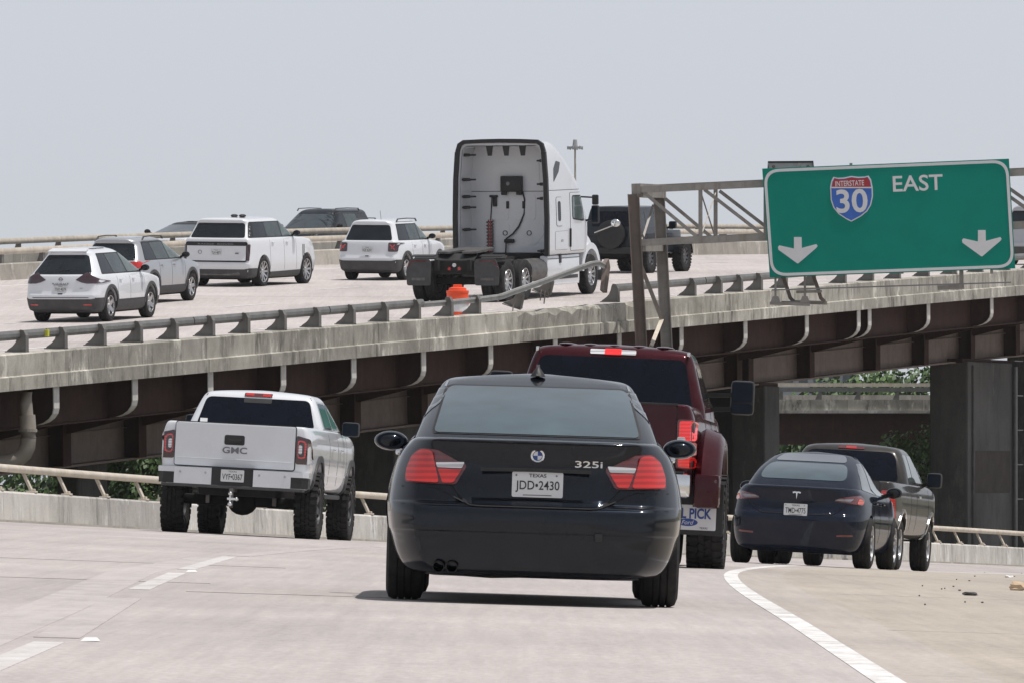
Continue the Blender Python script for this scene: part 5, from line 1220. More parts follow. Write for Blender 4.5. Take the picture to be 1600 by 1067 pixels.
    c.decal('windscreen', rounded([(-.76, 1.56), (.76, 1.56), (.66, 1.98), (-.66, 1.98)], .06), 'front', 'glass_tint'); c.mirrored('headlight', rounded([(.62, 1.10), (.94, 1.10), (.94, 1.38), (.62, 1.38)], .03), 'lens_white', side='front')
maroon_pickup()

def brown_pickup():
    c = Car('pickup_truck', 'grey-brown older pickup partly hidden behind the dark hatchback sedan', 'pickup truck', (4.85, 107.4), 10.0, 1.15, 3.6, .82, road_z)
    low = [S(.48, .40, 5.3, .84, .10, .15), S(.56, .2, 5.5, .93, .10, .18), S(.75, .14, 5.62, .975, .10, .18), S(.95, .12, 5.66, .985, .10, .18), S(1.12, .12, 5.6, .98, .10, .18), S(1.22, .13, 5.4, .955, .10, .16), S(1.29, .14, 4.8, .92, .08, .12), S(1.305, .17, 4.5, .89, .08, .1)]
    cab = [S(1.20, 2.0, 4.7, .92, .10, .16, .2, .3, .03, .14), S(1.31, 2.0, 4.55, .90, .10, .16, .2, .3, .05, .16), S(1.50, 2.06, 4.15, .85, .10, .18, .2, .3, .07, .18), S(1.72, 2.17, 3.7, .77, .12, .2, .2, .3, .08, .18), S(1.80, 2.24, 3.55, .72, .15, .2, .2, .3, .08, .15, .005), S(1.845, 2.36, 3.42, .64, .2, .2, .2, .3, .07, .1, .014), S(1.865, 2.6, 3.2, .48, .2, .2, .2, .2, .04, .05, .02), S(1.875, 2.8, 3.0, .25, .1, .05, .1, .05, .01, .01, .02)]
    bed = MB(); bed.box((0, 1.08, 1.45), (1.55, 1.7, 1.2))
    c.bodies(low, cab, (.04, 1.0, .08, 4.8, 5.66), (.02, 2.6, .03, 4.2, 5.2), 'p_taupe', arches=[(1.15, .44, .42, .5), (4.75, .44, .42, .5)], cuts=[bed])
    c.decal('tailgate', rounded([(-.72, .70), (.72, .70), (.72, 1.29), (-.72, 1.29)], .03), 'rear', 'p_taupe', off=.012, thick=.03, seam=.01)
    for sx in (-1, 1):
        P = lambda pts: [(sx * x, z) for x, z in pts]
        L = c.decal('tail_light', rounded(P([(.75, .76), (.96, .76), (.94, 1.17), (.75, 1.17)]), .03), 'rear', 'lens_red', off=.012, thick=.04); c.decal('reverse_lamp', rounded(P([(.76, .93), (.92, .93), (.92, 1.0), (.76, 1.0)]), .02), 'rear', 'lens_white', off=.016, parent=L)
    c.box('rear_bumper', (0, .08, .60), (1.86, .2, .20), 'worn_steel', .04)
    c.decal('rear_window', rounded([(-.76, 1.335), (.76, 1.335), (.67, 1.77), (-.67, 1.77)], [.05, .05, .14, .14], 6), 'rear', 'glass_black', off=.006)
    bl = c.decal('brake_light', rrect(-.20, 1.795, .20, 1.83, .012), 'rear', 'lens_dark_red', off=.012); c.decal('lens', rrect(-.08, 1.797, .08, 1.828, .01), 'rear', 'lens_red', off=.015, parent=bl)
    for sd in ('right', 'left'):
        c.decal('side_window', rounded([(2.22, 1.34), (2.72, 1.34), (2.72, 1.74), (2.35, 1.74)], .05), sd, 'glass_side'); c.decal('side_window', rounded([(2.80, 1.34), (4.2, 1.34), (3.62, 1.74), (2.82, 1.74)], .05), sd, 'glass_side')
        for yy in (1.15, 4.75): c.decal('wheel_arch_trim', [(yy + .50 * math.cos(t), .42 + .50 * math.sin(t)) for t in [math.pi * k / 14 for k in range(15)]] + [(yy + .45 * math.cos(t), .42 + .45 * math.sin(t)) for t in [math.pi * k / 14 for k in range(14, -1, -1)]], sd, 'chrome', off=.014, thick=.02, bvh=c.bvh_low)
    c.seamlines((2.05, 2.76, 4.25), .60, 1.30); c.handle((2.95,), 1.12, 'chrome', .16); c.mirror(1.09, 3.95, 1.40, .115, .115, 'black_trim', .08, True)
    c.wheels(.385, .27, .83, .60, 5, 'alloy'); c.box('rear_axle', (0, 1.15, .40), (1.4, .14, .14), 'underbody', .05); c.box('chassis', (0, 2.8, .50), (1.0, 4.8, .16), 'underbody', .04)
    c.decal('windscreen', rounded([(-.74, 1.36), (.74, 1.36), (.62, 1.76), (-.62, 1.76)], .06), 'front', 'glass_tint'); c.mirrored('headlight', rounded([(.55, .85), (.90, .85), (.90, 1.05), (.55, 1.05)], .03), 'lens_white', side='front')
brown_pickup()

# ------------------------------------------------------------------ dark fastback sedan behind the maroon pickup
def fastback():
    c = Car('sedan', 'dark navy fastback sedan right of the maroon pickup', 'car', (3.78, 93.6), 9.0, 1.0, 2.875, .79, road_z)
    low = [S(.17, .30, 4.3, .70, .2, .2), S(.22, .13, 4.5, .83, .2, .3), S(.34, .05, 4.62, .895, .22, .36, br=.08), S(.50, .01, 4.68, .922, .24, .42, br=.10), S(.60, .0, 4.68, .925, .24, .44, br=.11), S(.66, .02, 4.66, .922, .24, .44, br=.11), S(.70, .06, 4.63, .918, .24, .44, br=.11), S(.82, .09, 4.5, .90, .24, .44, br=.13), S(.95, .07, 4.1, .86, .24, .42, br=.15), S(1.005, .06, 3.6, .81, .24, .40, br=.16), S(1.025, .09, 3.4, .78, .22, .36, br=.17), S(1.035, .22, 3.3, .72, .2, .3, br=.16), S(1.04, .5, 3.0, .6, .2, .3)]
    cab = [S(.92, .18, 3.7, .815, .16, .4, .2, .3, .16, .16), S(1.00, .28, 3.5, .785, .16, .42, .2, .3, .18, .18), S(1.10, .52, 3.15, .735, .15, .45, .2, .3, .2, .2), S(1.20, .85, 2.85, .685, .14, .45, .2, .3, .2, .2), S(1.32, 1.35, 2.52, .620, .14, .4, .2, .3, .18, .18), S(1.385, 1.7, 2.36, .565, .15, .3, .2, .3, .15, .15, .005), S(1.42, 1.9, 2.28, .49, .2, .2, .2, .2, .1, .1, .014), S(1.435, 2.05, 2.22, .34, .2, .1, .2, .1, .04, .04, .02), S(1.44, 2.1, 2.18, .18, .1, .02, .1, .02, .01, .01, .02)]
    for r_ in low + cab: r_[3] *= .965
    for r_ in cab: r_[0] += .05 * max(0, min(1, (r_[0] - 1.0) / .2))
    c.bodies(low, cab, (.10, 1.3, .10, 3.5, 4.68), (.10, 1.3, .05, 3.0, 4.2), 'p_blueblack', arches=[(1.0, .37, .335, .5), (3.875, .37, .335, .5)], nsub=4)
    c.decal('rear_glass', rounded([(-.58, 1.12), (.58, 1.12), (.51, 1.345), (-.51, 1.345)], .10, 6), 'rear', 'glass_grey', off=.005)
    c.decal('glass_roof', rounded([(-.48, 1.37), (.48, 1.37), (.40, 1.475), (-.40, 1.475)], .06, 6), 'rear', 'glass_sky', off=.005)
    lo = c.decal('boot_lid', rounded([(-.66, .985), (.66, .985), (.62, .80), (.46, .672), (-.46, .672), (-.62, .80)], .05), 'rear', 'p_blueblack', off=.010, thick=.02, seam=.007)
    for sx in (-1, 1):
        P = lambda pts: [(sx * x, z) for x, z in pts]
        L = c.decal('tail_light', rounded(P([(.48, .855), (.63, .838), (.815, .815), (.83, .88), (.785, .945), (.54, .895)]), .02), 'rear', 'lens_dark_red', off=.014, thick=.02)
        c.decal('white_strip', rounded(P([(.49, .870), (.68, .850), (.72, .900), (.55, .888)]), .008), 'rear', 'lens_grey', off=.018, parent=L, thick=.004); c.decal('red_lamp', rounded(P([(.755, .828), (.815, .822), (.82, .875), (.775, .905)]), .02), 'rear', 'lens_amber', off=.019, parent=L, thick=.004)
        c.decal('reflector', rounded(P([(.54, .395), (.74, .405), (.735, .43), (.54, .42)]), .008), 'rear', 'lens_dark_red', off=.008)
    m = MB(); h, _ = c.hit((0, .905), 'rear'); y = h.y - .02
    m.prism([(x, y, .905 + z) for x, z in ((-.055, .045), (-.03, .052), (0, .054), (.03, .052), (.055, .045), (.048, .026), (.022, .034), (.010, .030), (0, -.05), (-.010, .030), (-.022, .034), (-.048, .026))], (0, .006, 0)); m.obj('emblem', 'chrome', c.root, local=I4)
    c.plate((0, .722), 'TMD\u20224775', off=.055); c.text('badge', 'DUAL MOTOR', (.36, .69), .19, .018, 'rear', 'chrome', off=.014)
    for sd in ('right', 'left'):
        c.decal('side_window', rounded([(.95, 1.02), (2.0, .975), (2.0, 1.375), (1.62, 1.37), (1.25, 1.255)], .04), sd, 'glass_tint'); c.decal('side_window', rounded([(2.08, .975), (3.25, .955), (2.55, 1.375), (2.08, 1.385)], .04), sd, 'glass_side')
    c.seamlines((1.35, 2.04, 3.15), .35, .95); c.handle((1.6, 2.45), .86, 'p_blueblack', .2); c.mirror(.98, 2.75, 1.02, .11, .075, 'p_black', .06); c.wheels(.335, .24, .80, .70, 10, 'alloy')
    c.box('floor_pan', (0, 2.3, .24), (1.3, 3.7, .12), 'underbody', .03); c.box('rear_axle', (0, 1.0, .30), (1.3, .16, .12), 'underbody', .04)
    c.decal('windscreen', rounded([(-.64, 1.0), (.64, 1.0), (.5, 1.34), (-.5, 1.34)], .06), 'front', 'glass_tint'); c.mirrored('headlight', rounded([(.45, .62), (.80, .66), (.76, .74), (.5, .70)], .03), 'lens_white', side='front')
fastback()
# ------------------------------------------------------------------ sport utility vehicles on the overpass
def arch_ring(cy, cz, r0, r1, n=14, a0=0.0, a1=math.pi):
    return [(cy + r1 * math.cos(a0 + (a1 - a0) * k / n), cz + r1 * math.sin(a0 + (a1 - a0) * k / n)) for k in range(n + 1)] + [(cy + r0 * math.cos(a0 + (a1 - a0) * k / n), cz + r0 * math.sin(a0 + (a1 - a0) * k / n)) for k in range(n, -1, -1)]
def suv(name, label, xy, yaw, mat, L=4.65, w=.92, H=1.70, axle=.95, wb=2.70, belt=1.08, top_in=.26, rake=.30, front_rake=.85, clad='grey_trim', clad_z=.50, wheel_r=.36, ww=.235, spokes=5, rim='alloy', side='glass_side', rearg='glass_tint', square=0.0, zb=.22, zf=upper_z, cat='suv', roofmat=None, nose=1.0, rim_f=.66, arch_clad=True, group='vehicles on the overpass', rin=.10, floating=False, hood=1.22):
    c = Car(name, label, cat, xy, yaw, axle, wb, w - .13, zf, group)
    hd = hood - 1.0; q = square; cr = .16 - .08 * q; lr = .26 - .12 * q
    low = [S(zb, .26, L - .3, w - .15, .2, .2), S(zb + .07, .10, L - .12, w - .05, cr, lr), S(zb + .22, .035, L - .03, w - .015, cr, lr, br=.06), S(.60, .0, L, w, cr, lr, br=.06), S(.66, .02, L, w, cr, lr, br=.06), S(.74, .045, L - .01, w - .002, cr, lr, br=.06), S(.90, .06, L - .06, w - .012, cr, lr, br=.07), S(belt - .08, .075, L - .12 - .3 * (1 - q) - .5 * hd, w - .035, cr, lr, br=.07), S(belt, .10, L - .95 - hd, w - .075, cr, lr, br=.07), S(belt + .015, .16, L - 1.1 - hd, w - .11, cr, lr)]
    hw = H - belt
    cab = [S(belt - .07, .11, L - .85 - hd, w - .05, cr, lr, .2, .3, .06, .14), S(belt, .13, L - .98 - hd, w - .085, cr, lr, .2, .3, .06, .16), S(belt + hw * .35, .13 + rake * .45, L - 1.0 - hd - front_rake * .42, w - .085 - top_in * .38, cr, lr, .2, .3, .07, .18), S(belt + hw * .70, .13 + rake * .86, L - 1.0 - hd - front_rake * .88, w - .085 - top_in * .78, cr, lr, .2, .3, .07, .18),
           S(belt + hw * .82, .13 + rake * .82, L - 1.0 - hd - front_rake * 1.02, w - .085 - top_in * .98, cr, lr, .2, .3, .07, .16), S(belt + hw * .90, .13 + rake * .86, L - 1.0 - hd - front_rake * 1.16, w - .10 - top_in * 1.16, cr + .05, lr, .2, .3, .06, .14, .006), S(H - .022, .13 + rake * 1.25, L - 1.0 - hd - front_rake * 1.36, w - .18 - top_in * 1.3, .2, .2, .2, .3, .05, .1, .012), S(H - .012, .13 + rake * 2.0, L - 1.0 - hd - front_rake * 1.6, w * .42, .2, .1, .2, .1, .03, .05, .012), S(H - .010, 1.4, 1.9, w * .2, .1, .05, .1, .05, .01, .01, .012)]
    c.bodies(low, cab, (.05 * (1 - q), 1.2, .09, L - 1.3, L), (.05, 1.3, .04, L - 1.8, L - .6), mat, arches=[(axle, wheel_r + .055, wheel_r + .01, w - .42), (axle + wb, wheel_r + .055, wheel_r + .01, w - .42)], cabmat=roofmat or mat, clad=(clad, clad_z - .09) if clad else None)
    tw = w - .085 - top_in * .78; bw = w - .085 - .02; z0 = belt + .015; z1 = belt + hw * .74
    c.dim = dict(tw=tw, bw=bw, z0=z0, z1=z1, hw=hw, w=w, belt=belt, L=L, axle=axle, wb=wb)
    c.decal('rear_window', rounded([(-bw + rin, z0), (bw - rin, z0), (tw - rin, z1), (-tw + rin, z1)], .07, 5), 'rear', rearg, off=.006)
    y0, y1 = .13 + rake + .18, L - 1.05 - hd; yb = axle + wb * .47; zs0, zs1 = belt + .03, belt + hw * .74
    for sd in ('right', 'left'):
        c.decal('window_surround', rounded([((.24 if floating else y0 - rake * .4 - .02), zs0 - .02), (y1 - .04, zs0 - .03), (y1 - front_rake * .83 + .02, zs1 + .03), ((.24 + rake if floating else y0 + .08), zs1 + .03)], .05), sd, 'black_trim', off=.003)
        c.decal('side_window', rounded([(y0 - rake * .4, zs0), (axle + .36, zs0), (axle + .36, zs1), (y0 + .1, zs1)], .06), sd, rearg, off=.006)
        c.decal('side_window', rounded([(axle + .40, zs0), (yb - .03, zs0), (yb - .03, zs1 + .01), (axle + .40, zs1)], .04), sd, 'glass_mid' if rearg == 'glass_tint' else rearg, off=.006)
        c.decal('side_window', rounded([(yb + .03, zs0), (y1 - .08, zs0 - .01), (y1 - front_rake * .83, zs1 + .01), (yb + .03, zs1 + .01)], .05), sd, side, off=.006)
        if clad:
            for yy in (axle, axle + wb):
                if arch_clad: c.decal('wheel_arch_trim', arch_ring(yy, wheel_r + .01, wheel_r + .05, wheel_r + .125), sd, clad, off=.016, thick=.02, bvh=c.bvh_low)
            c.decal('sill_trim', [(axle + wheel_r + .04, zb + .03), (axle + wb - wheel_r - .04, zb + .03), (axle + wb - wheel_r - .08, clad_z - .10), (axle + wheel_r + .08, clad_z - .12)], sd, clad, off=.010)
            c.decal('bumper_side_trim', [(.12, zb + .06), (axle - wheel_r - .04, zb + .06), (axle - wheel_r - .08, clad_z), (.10, clad_z)], sd, clad, off=.011, bvh=c.bvh_low)
    if clad: c.decal('bumper_trim', rounded([(-w + .12, zb + .015), (w - .12, zb + .015), (w - .035, clad_z - .15), (w - .035, clad_z), (w - .18, clad_z - .03), (-w + .18, clad_z - .03), (-w + .035, clad_z), (-w + .035, clad_z - .15)], .02), 'rear', clad, off=.012, grid=.08)
    c.seamlines((axle + .44, yb, L - 1.25 - hd), zb + .2, belt - .01); c.handle((axle + .62, yb + .2), belt - .13, mat if mat != 'p_charcoal' else 'p_black', .16)
    c.mirror(w + .06, L - 1.42 - hd, belt + .10, .10, .075, 'p_black', .05)
    c.wheels(wheel_r, ww, w - .135, rim_f, spokes, rim)
    c.box('floor_pan', (0, L / 2, zb + .03), (1.3, L - 1.2, .14), 'underbody', .03); c.box('rear_axle', (0, axle, wheel_r), (1.3, .14, .12), 'underbody', .04)
    c.decal('windscreen', rounded([(-bw + .06, belt + .03), (bw - .06, belt + .03), (tw - .06, z1), (-tw + .06, z1)], .08), 'front', 'glass_sky')
    c.mirrored('headlight', rounded([(w - .42, .74), (w - .07, .76), (w - .08, .90), (w - .42, .86)], .03), 'lens_white', side='front'); c.decal('grille', rounded([(-.42, .55), (.42, .55), (.46, .84), (-.46, .84)], .06), 'front', 'black_trim', off=.008)
    return c
def roof_rails(c, H, y0, y1, x, mat='grey_trim', lift=.035):
    for sx in (-1, 1):
        m = MB(); m.sweep([(sx * x, y0, H - .045), (sx * x, y0 + .10, H + lift - .01), (sx * (x + .01), (y0 + y1) / 2, H + lift + .005), (sx * x, y1 - .10, H + lift - .01), (sx * x, y1, H - .045)], [(-.018, -.012), (.018, -.012), (.018, .014), (-.018, .014)]); m.obj('roof_rail', mat, c.root, local=I4)

# white crossover, nearest on the deck
c = suv('suv', 'white crossover with wide dark tail lights at the far left of the overpass', (-10.06, 164.9), 17.0, 'p_white', H=1.69, w=.92, clad='grey_trim', clad_z=.56, top_in=.31, rake=.46)
for sx in (-1, 1):
    P = lambda pts: [(sx * x, z) for x, z in pts]
    c.decal('tail_light', rounded(P([(.36, .97), (.52, 1.08), (.60, 1.14), (.86, .99), (.905, .93), (.895, .885), (.62, .885), (.50, .91)]), .02), 'rear', 'lens_smoke', off=.016, thick=.02)
    c.decal('reflector', rounded(P([(.55, .385), (.74, .39), (.74, .42), (.55, .415)]), .008), 'rear', 'lens_red', off=.02)
h, _ = c.hit((0, 1.0), 'rear'); m = MB(); m.lathe([(.004, .045), (-.004, .045), (-.004, .033), (.004, .033)], 20, 'y', (0, h.y - .01, .985)); m.box((0, h.y - .01, .985), (.12, .006, .014)); m.obj('emblem', 'grey_badge', c.root, local=I4)
c.text('badge', 'R O G U E', (0, .885), .40, .032, 'rear', 'grey_badge', off=.01, bold=.02); c.line('trim_bar', [(-.17, .855), (.17, .855)], .014, 'rear', 'grey_badge', .012); c.plate((0, .77), 'TNY 4579', off=.014); c.text('badge', 'SV', (.50, .775), .07, .03, 'rear', 'grey_badge', off=.01)
c.decal('hatch_edge', rounded([(-.66, .56), (.66, .56), (.70, .575), (-.70, .575)], .005), 'rear', 'seam', off=.005); c.box('latch', (0, .02, .655), (.11, .02, .028), 'black_trim', .006); m = MB(); m.bar((-.10, .20, 1.165), (.18, .215, 1.19), .02, .015); m.obj('rear_wiper', 'black_trim', c.root, local=I4)
m = MB(); m.prism([(-.47, .50, 1.60), (.47, .50, 1.60), (.44, .74, 1.665), (-.44, .74, 1.665)], (0, 0, .018)); m.obj('spoiler', 'p_white', c.root, local=I4, smooth=30)

# silver crossover behind it
c = suv('suv', 'silver crossover with grey cladding and dark roof rails beyond the white crossover', (-9.75, 178.3), 18.0, 'p_silver', H=1.66, w=.92, L=4.63, wb=2.72, clad='grey_trim', clad_z=.54, top_in=.27, rake=.45, spokes=6)
roof_rails(c, 1.64, .95, 2.35, .60)
for sx in (-1, 1):
    P = lambda pts: [(sx * x, z) for x, z in pts]
    c.decal('tail_light', rounded(P([(.50, .92), (.91, .90), (.89, 1.07), (.56, 1.06)]), .04), 'rear', 'lens_red', off=.014, thick=.02)
c.plate((0, .80), 'RVW 8213', off=.014, small=True)
h, n_ = c.hit((.62, 1.3), 'rear')

# large white luxury suv
c = suv('suv', 'large white luxury SUV with black floating roof pillars in the middle lane', (-7.6, 193.4), 21.0, 'p_pearl', L=5.05, w=1.0, H=1.85, axle=1.05, wb=3.0, belt=1.30, top_in=.17, rake=.30, front_rake=.72, hood=1.5, floating=True, rin=.10, clad='grey_trim', clad_z=.50, wheel_r=.395, ww=.28, spokes=10, square=.8, side='glass_side', arch_clad=False, rim_f=.74)
tg = c.decal('tailgate', rrect(-.86, .70, .86, 1.17, .02), 'rear', 'p_pearl', off=.018, thick=.02, seam=.035)
c.decal('badge_bar', rrect(-.86, 1.10, .86, 1.19, .02), 'rear', 'black_trim', off=.026, thick=.01); c.text('badge', 'RANGE  ROVER', (0, 1.145), 1.05, .042, 'rear', 'grey_badge', off=.03, bold=.03)
for sx in (-1, 1): c.decal('tail_light', rrect(sx * .915 - .035, .70, sx * .915 + .035, 1.14, .02), 'rear', 'lens_smoke', off=.018, thick=.02)
c.plate((.02, .93), 'TLH 4871', off=.03); m = MB(); h, _ = c.hit((-.46, .93), 'rear'); m.lathe([(.004, .055), (-.006, .055), (-.006, .045)], 18, 'y', (-.46, h.y - .022, .93)); m.obj('emblem', 'grey_badge', c.root, local=I4); c.box('badge_patch', (.62, .04, .90), (.10, .008, .035), 'grey_badge', .003)
c.box('lower_valance', (0, .16, .36), (1.40, .20, .12), 'worn_steel', .04)
for sd in ('right', 'left'): c.decal('fender_vent', [(3.70, .62), (3.74, .62), (3.80, 1.08), (3.76, 1.08)], sd, 'grey_trim', off=.008); c.decal('fender_vent', [(3.80, .62), (3.83, .62), (3.89, 1.08), (3.86, 1.08)], sd, 'grey_trim', off=.008)
for k in (-.12, .12): m = MB(); m.ball((k, 1.6, 1.88), (.09, .14, .045), 12, 8); m.obj('roof_antenna', 'black_trim', c.root, local=I4, smooth=60)

# boxy small white suv
c = suv('suv', 'small boxy white SUV with square dark tail lamps left of the semi truck', (-3.75, 199.8), 20.0, 'p_white', L=4.24, w=.90, H=1.69, axle=.85, wb=2.57, belt=1.10, top_in=.20, rake=.20, front_rake=.62, clad='grey_trim', clad_z=.58, wheel_r=.345, square=.5, spokes=5)
roof_rails(c, 1.67, .75, 2.3, .60)
for sx in (-1, 1):
    L_ = c.decal('tail_light', rrect(sx * .735 - .125, .80, sx * .735 + .125, 1.05, .035), 'rear', 'lens_smoke', off=.018, thick=.02)
    h, _ = c.hit((sx * .735, .92), 'rear'); m = MB()
    for r_ in (.6, -.6): m.box((sx * .735, h.y - .024, .925), (.20, .006, .030), Matrix.Rotation(r_ * 1.3, 3, 'Y'))
    m.obj('light_cross', 'lens_ring', L_, local=I4)
c.plate((0, .86), 'SGF 6201', off=.02); c.box('latch', (0, .03, .68), (.10, .02, .03), 'black_trim', .006)
m = MB(); m.tube([(.05, 1.0, 1.68), (.05, .92, 1.93)], .006, 6); m.obj('aerial', 'black_trim', c.root, local=I4)

# black off-roader with spare wheel
def offroader():
    c = Car('offroader', 'black boxy off-road vehicle with a spare wheel on its tailgate, partly behind the gantry posts', 'suv', (3.12, 208.6), 21.0, .82, 3.0, .80, upper_z, 'vehicles on the overpass')
    low = [S(.55, .15, 4.1, .70, .06, .08), S(.60, .08, 4.25, .80, .05, .08), S(.72, .06, 4.3, .82, .05, .08), S(1.1, .06, 4.3, .83, .05, .08), S(1.20, .07, 4.28, .82, .05, .08), S(1.225, .09, 4.2, .80, .05, .08)]
    cab = [S(1.17, .07, 2.9, .82, .05, .08, .05, .08, .01, .02), S(1.24, .08, 2.88, .81, .05, .08, .05, .08, .01, .02), S(1.55, .14, 2.74, .75, .05, .08, .05, .08, .01, .02), S(1.84, .20, 2.60, .69, .05, .08, .05, .08, .02, .02), S(1.905, .22, 2.52, .66, .08, .1, .05, .08, .02, .02, .004), S(1.935, .30, 2.4, .58, .1, .1, .1, .1, .02, .02, .01), S(1.945, .6, 2.1, .4, .1, .1, .1, .1, .02, .02, .012), S(1.95, 1.0, 1.7, .2, .05, .05, .05, .05, .01, .01, .01)]
    c.bodies(low, cab, (.0, 1, .10, 3.0, 4.3), (0, 1, 0, 3, 4.3), 'p_charcoal', arches=[(.82, .47, .48, .5), (3.82, .47, .48, .5)])
    c.decal('rear_window', rrect(-.58, 1.36, .58, 1.80, .05), 'rear', 'glass_black'); 
    for sd in ('right', 'left'):
        for y0, y1 in ((.34, .86), (.98, 1.68), (1.80, 2.52)): c.decal('side_window', rounded([(y0, 1.32), (y1 + .04, 1.32), (y1, 1.80), (y0, 1.80)], .04), sd, 'glass_tint')
    for sx in (-1, 1):
        c.decal('tail_light', rrect(sx * .74 - .06, .92, sx * .74 + .06, 1.14, .02), 'rear', 'lens_dark_red', off=.02, thick=.03)
        for yy in (.82, 3.82):
            m = MB(); pts = [(yy + .62 * math.cos(t), .50 + .52 * math.sin(t)) for t in [math.pi * (.05 + .9 * k / 10) for k in range(11)]]; vs_ = []
            for (y, z) in pts: vs_ += [(sx * .80, y, z), (sx * 1.0, y, z - .01), (sx * 1.0, y, z - .05), (sx * .80, y, z - .03)]
            m.add(vs_, [(4 * i + j, 4 * i + (j + 1) % 4, 4 * i + 4 + (j + 1) % 4, 4 * i + 4 + j) for i in range(10) for j in range(4)] + [(0, 1, 2, 3), (40, 41, 42, 43)]); m.obj('fender_flare', 'p_black', c.root, local=I4)
        c.box('headlight', (sx * .55, 4.3, 1.0), (.2, .06, .2), 'lens_white', .05)
    m = MB(); m.lathe([(-.13, .001), (-.135, .26), (-.13, .36), (-.10, .415), (.04, .42), (.11, .38), (.12, .2)], 32, 'y', (.08, -.06, 1.13)); m.obj('spare_wheel', 'black_trim', c.root, local=I4, smooth=40)
    c.box('rear_bumper', (0, -.02, .66), (1.62, .18, .18), 'black_trim', .04); c.box('front_bumper', (0, 4.42, .68), (1.6, .2, .2), 'black_trim', .04); m = MB(); m.prism([(p[0], -.12, p[1]) for p in rrect(-.72, .60, -.44, .74, .01)], (0, .01, 0)); m.obj('license_plate', 'plate_white', c.root, local=I4)
    c.mirror(.97, 2.75, 1.38, .11, .11, 'p_black', .06, True); c.wheels(.46, .30, .86, .52, 8, 'dark_alloy', True)
    c.box('windscreen_frame', (0, 2.78, 1.5), (1.45, .06, .08), 'p_black', .02); c.decal('windscreen', rrect(-.68, 1.30, .68, 1.78, .04), 'front', 'glass_sky'); c.box('chassis', (0, 2.1, .56), (.9, 3.8, .14), 'underbody', .03); c.box('rear_axle', (0, .82, .46), (1.5, .14, .14), 'underbody', .05); c.box('front_axle', (0, 3.82, .46), (1.5, .14, .14), 'underbody', .05)
    c.seamlines((.95, 1.74, 2.66), .66, 1.2)
offroader()

# oncoming vehicles behind the median
c = suv('suv', 'dark grey oncoming SUV with roof rails behind the median rail', (-5.65, 234.8), 202.0, 'p_charcoal', L=5.1, w=1.0, H=1.80, axle=1.1, wb=3.05, belt=1.14, top_in=.24, rake=.28, front_rake=.80, clad=None, wheel_r=.38, square=.6, rearg='glass_tint', side='glass_tint')
roof_rails(c, 1.78, 1.0, 3.0, .66)
c = suv('sedan', 'white oncoming car with dark glass roof behind the median at the left', (-9.85, 228.6), 201.0, 'p_pearl', L=4.7, w=.93, H=1.44, axle=.95, wb=2.85, belt=1.02, top_in=.26, rake=.7, front_rake=1.2, clad=None, cat='car', roofmat='p_black', rearg='glass_grey', side='glass_grey')
c = suv('suv', 'silver SUV at the right picture edge beyond the green sign', (16.35, 222.5), 22.0, 'p_silver', L=5.0, w=.98, H=1.85, axle=1.05, wb=2.95, belt=1.18, top_in=.2, rake=.3, clad='grey_trim', clad_z=.6, wheel_r=.38, square=.5); roof_rails(c, 1.83, 1.0, 2.8, .64)
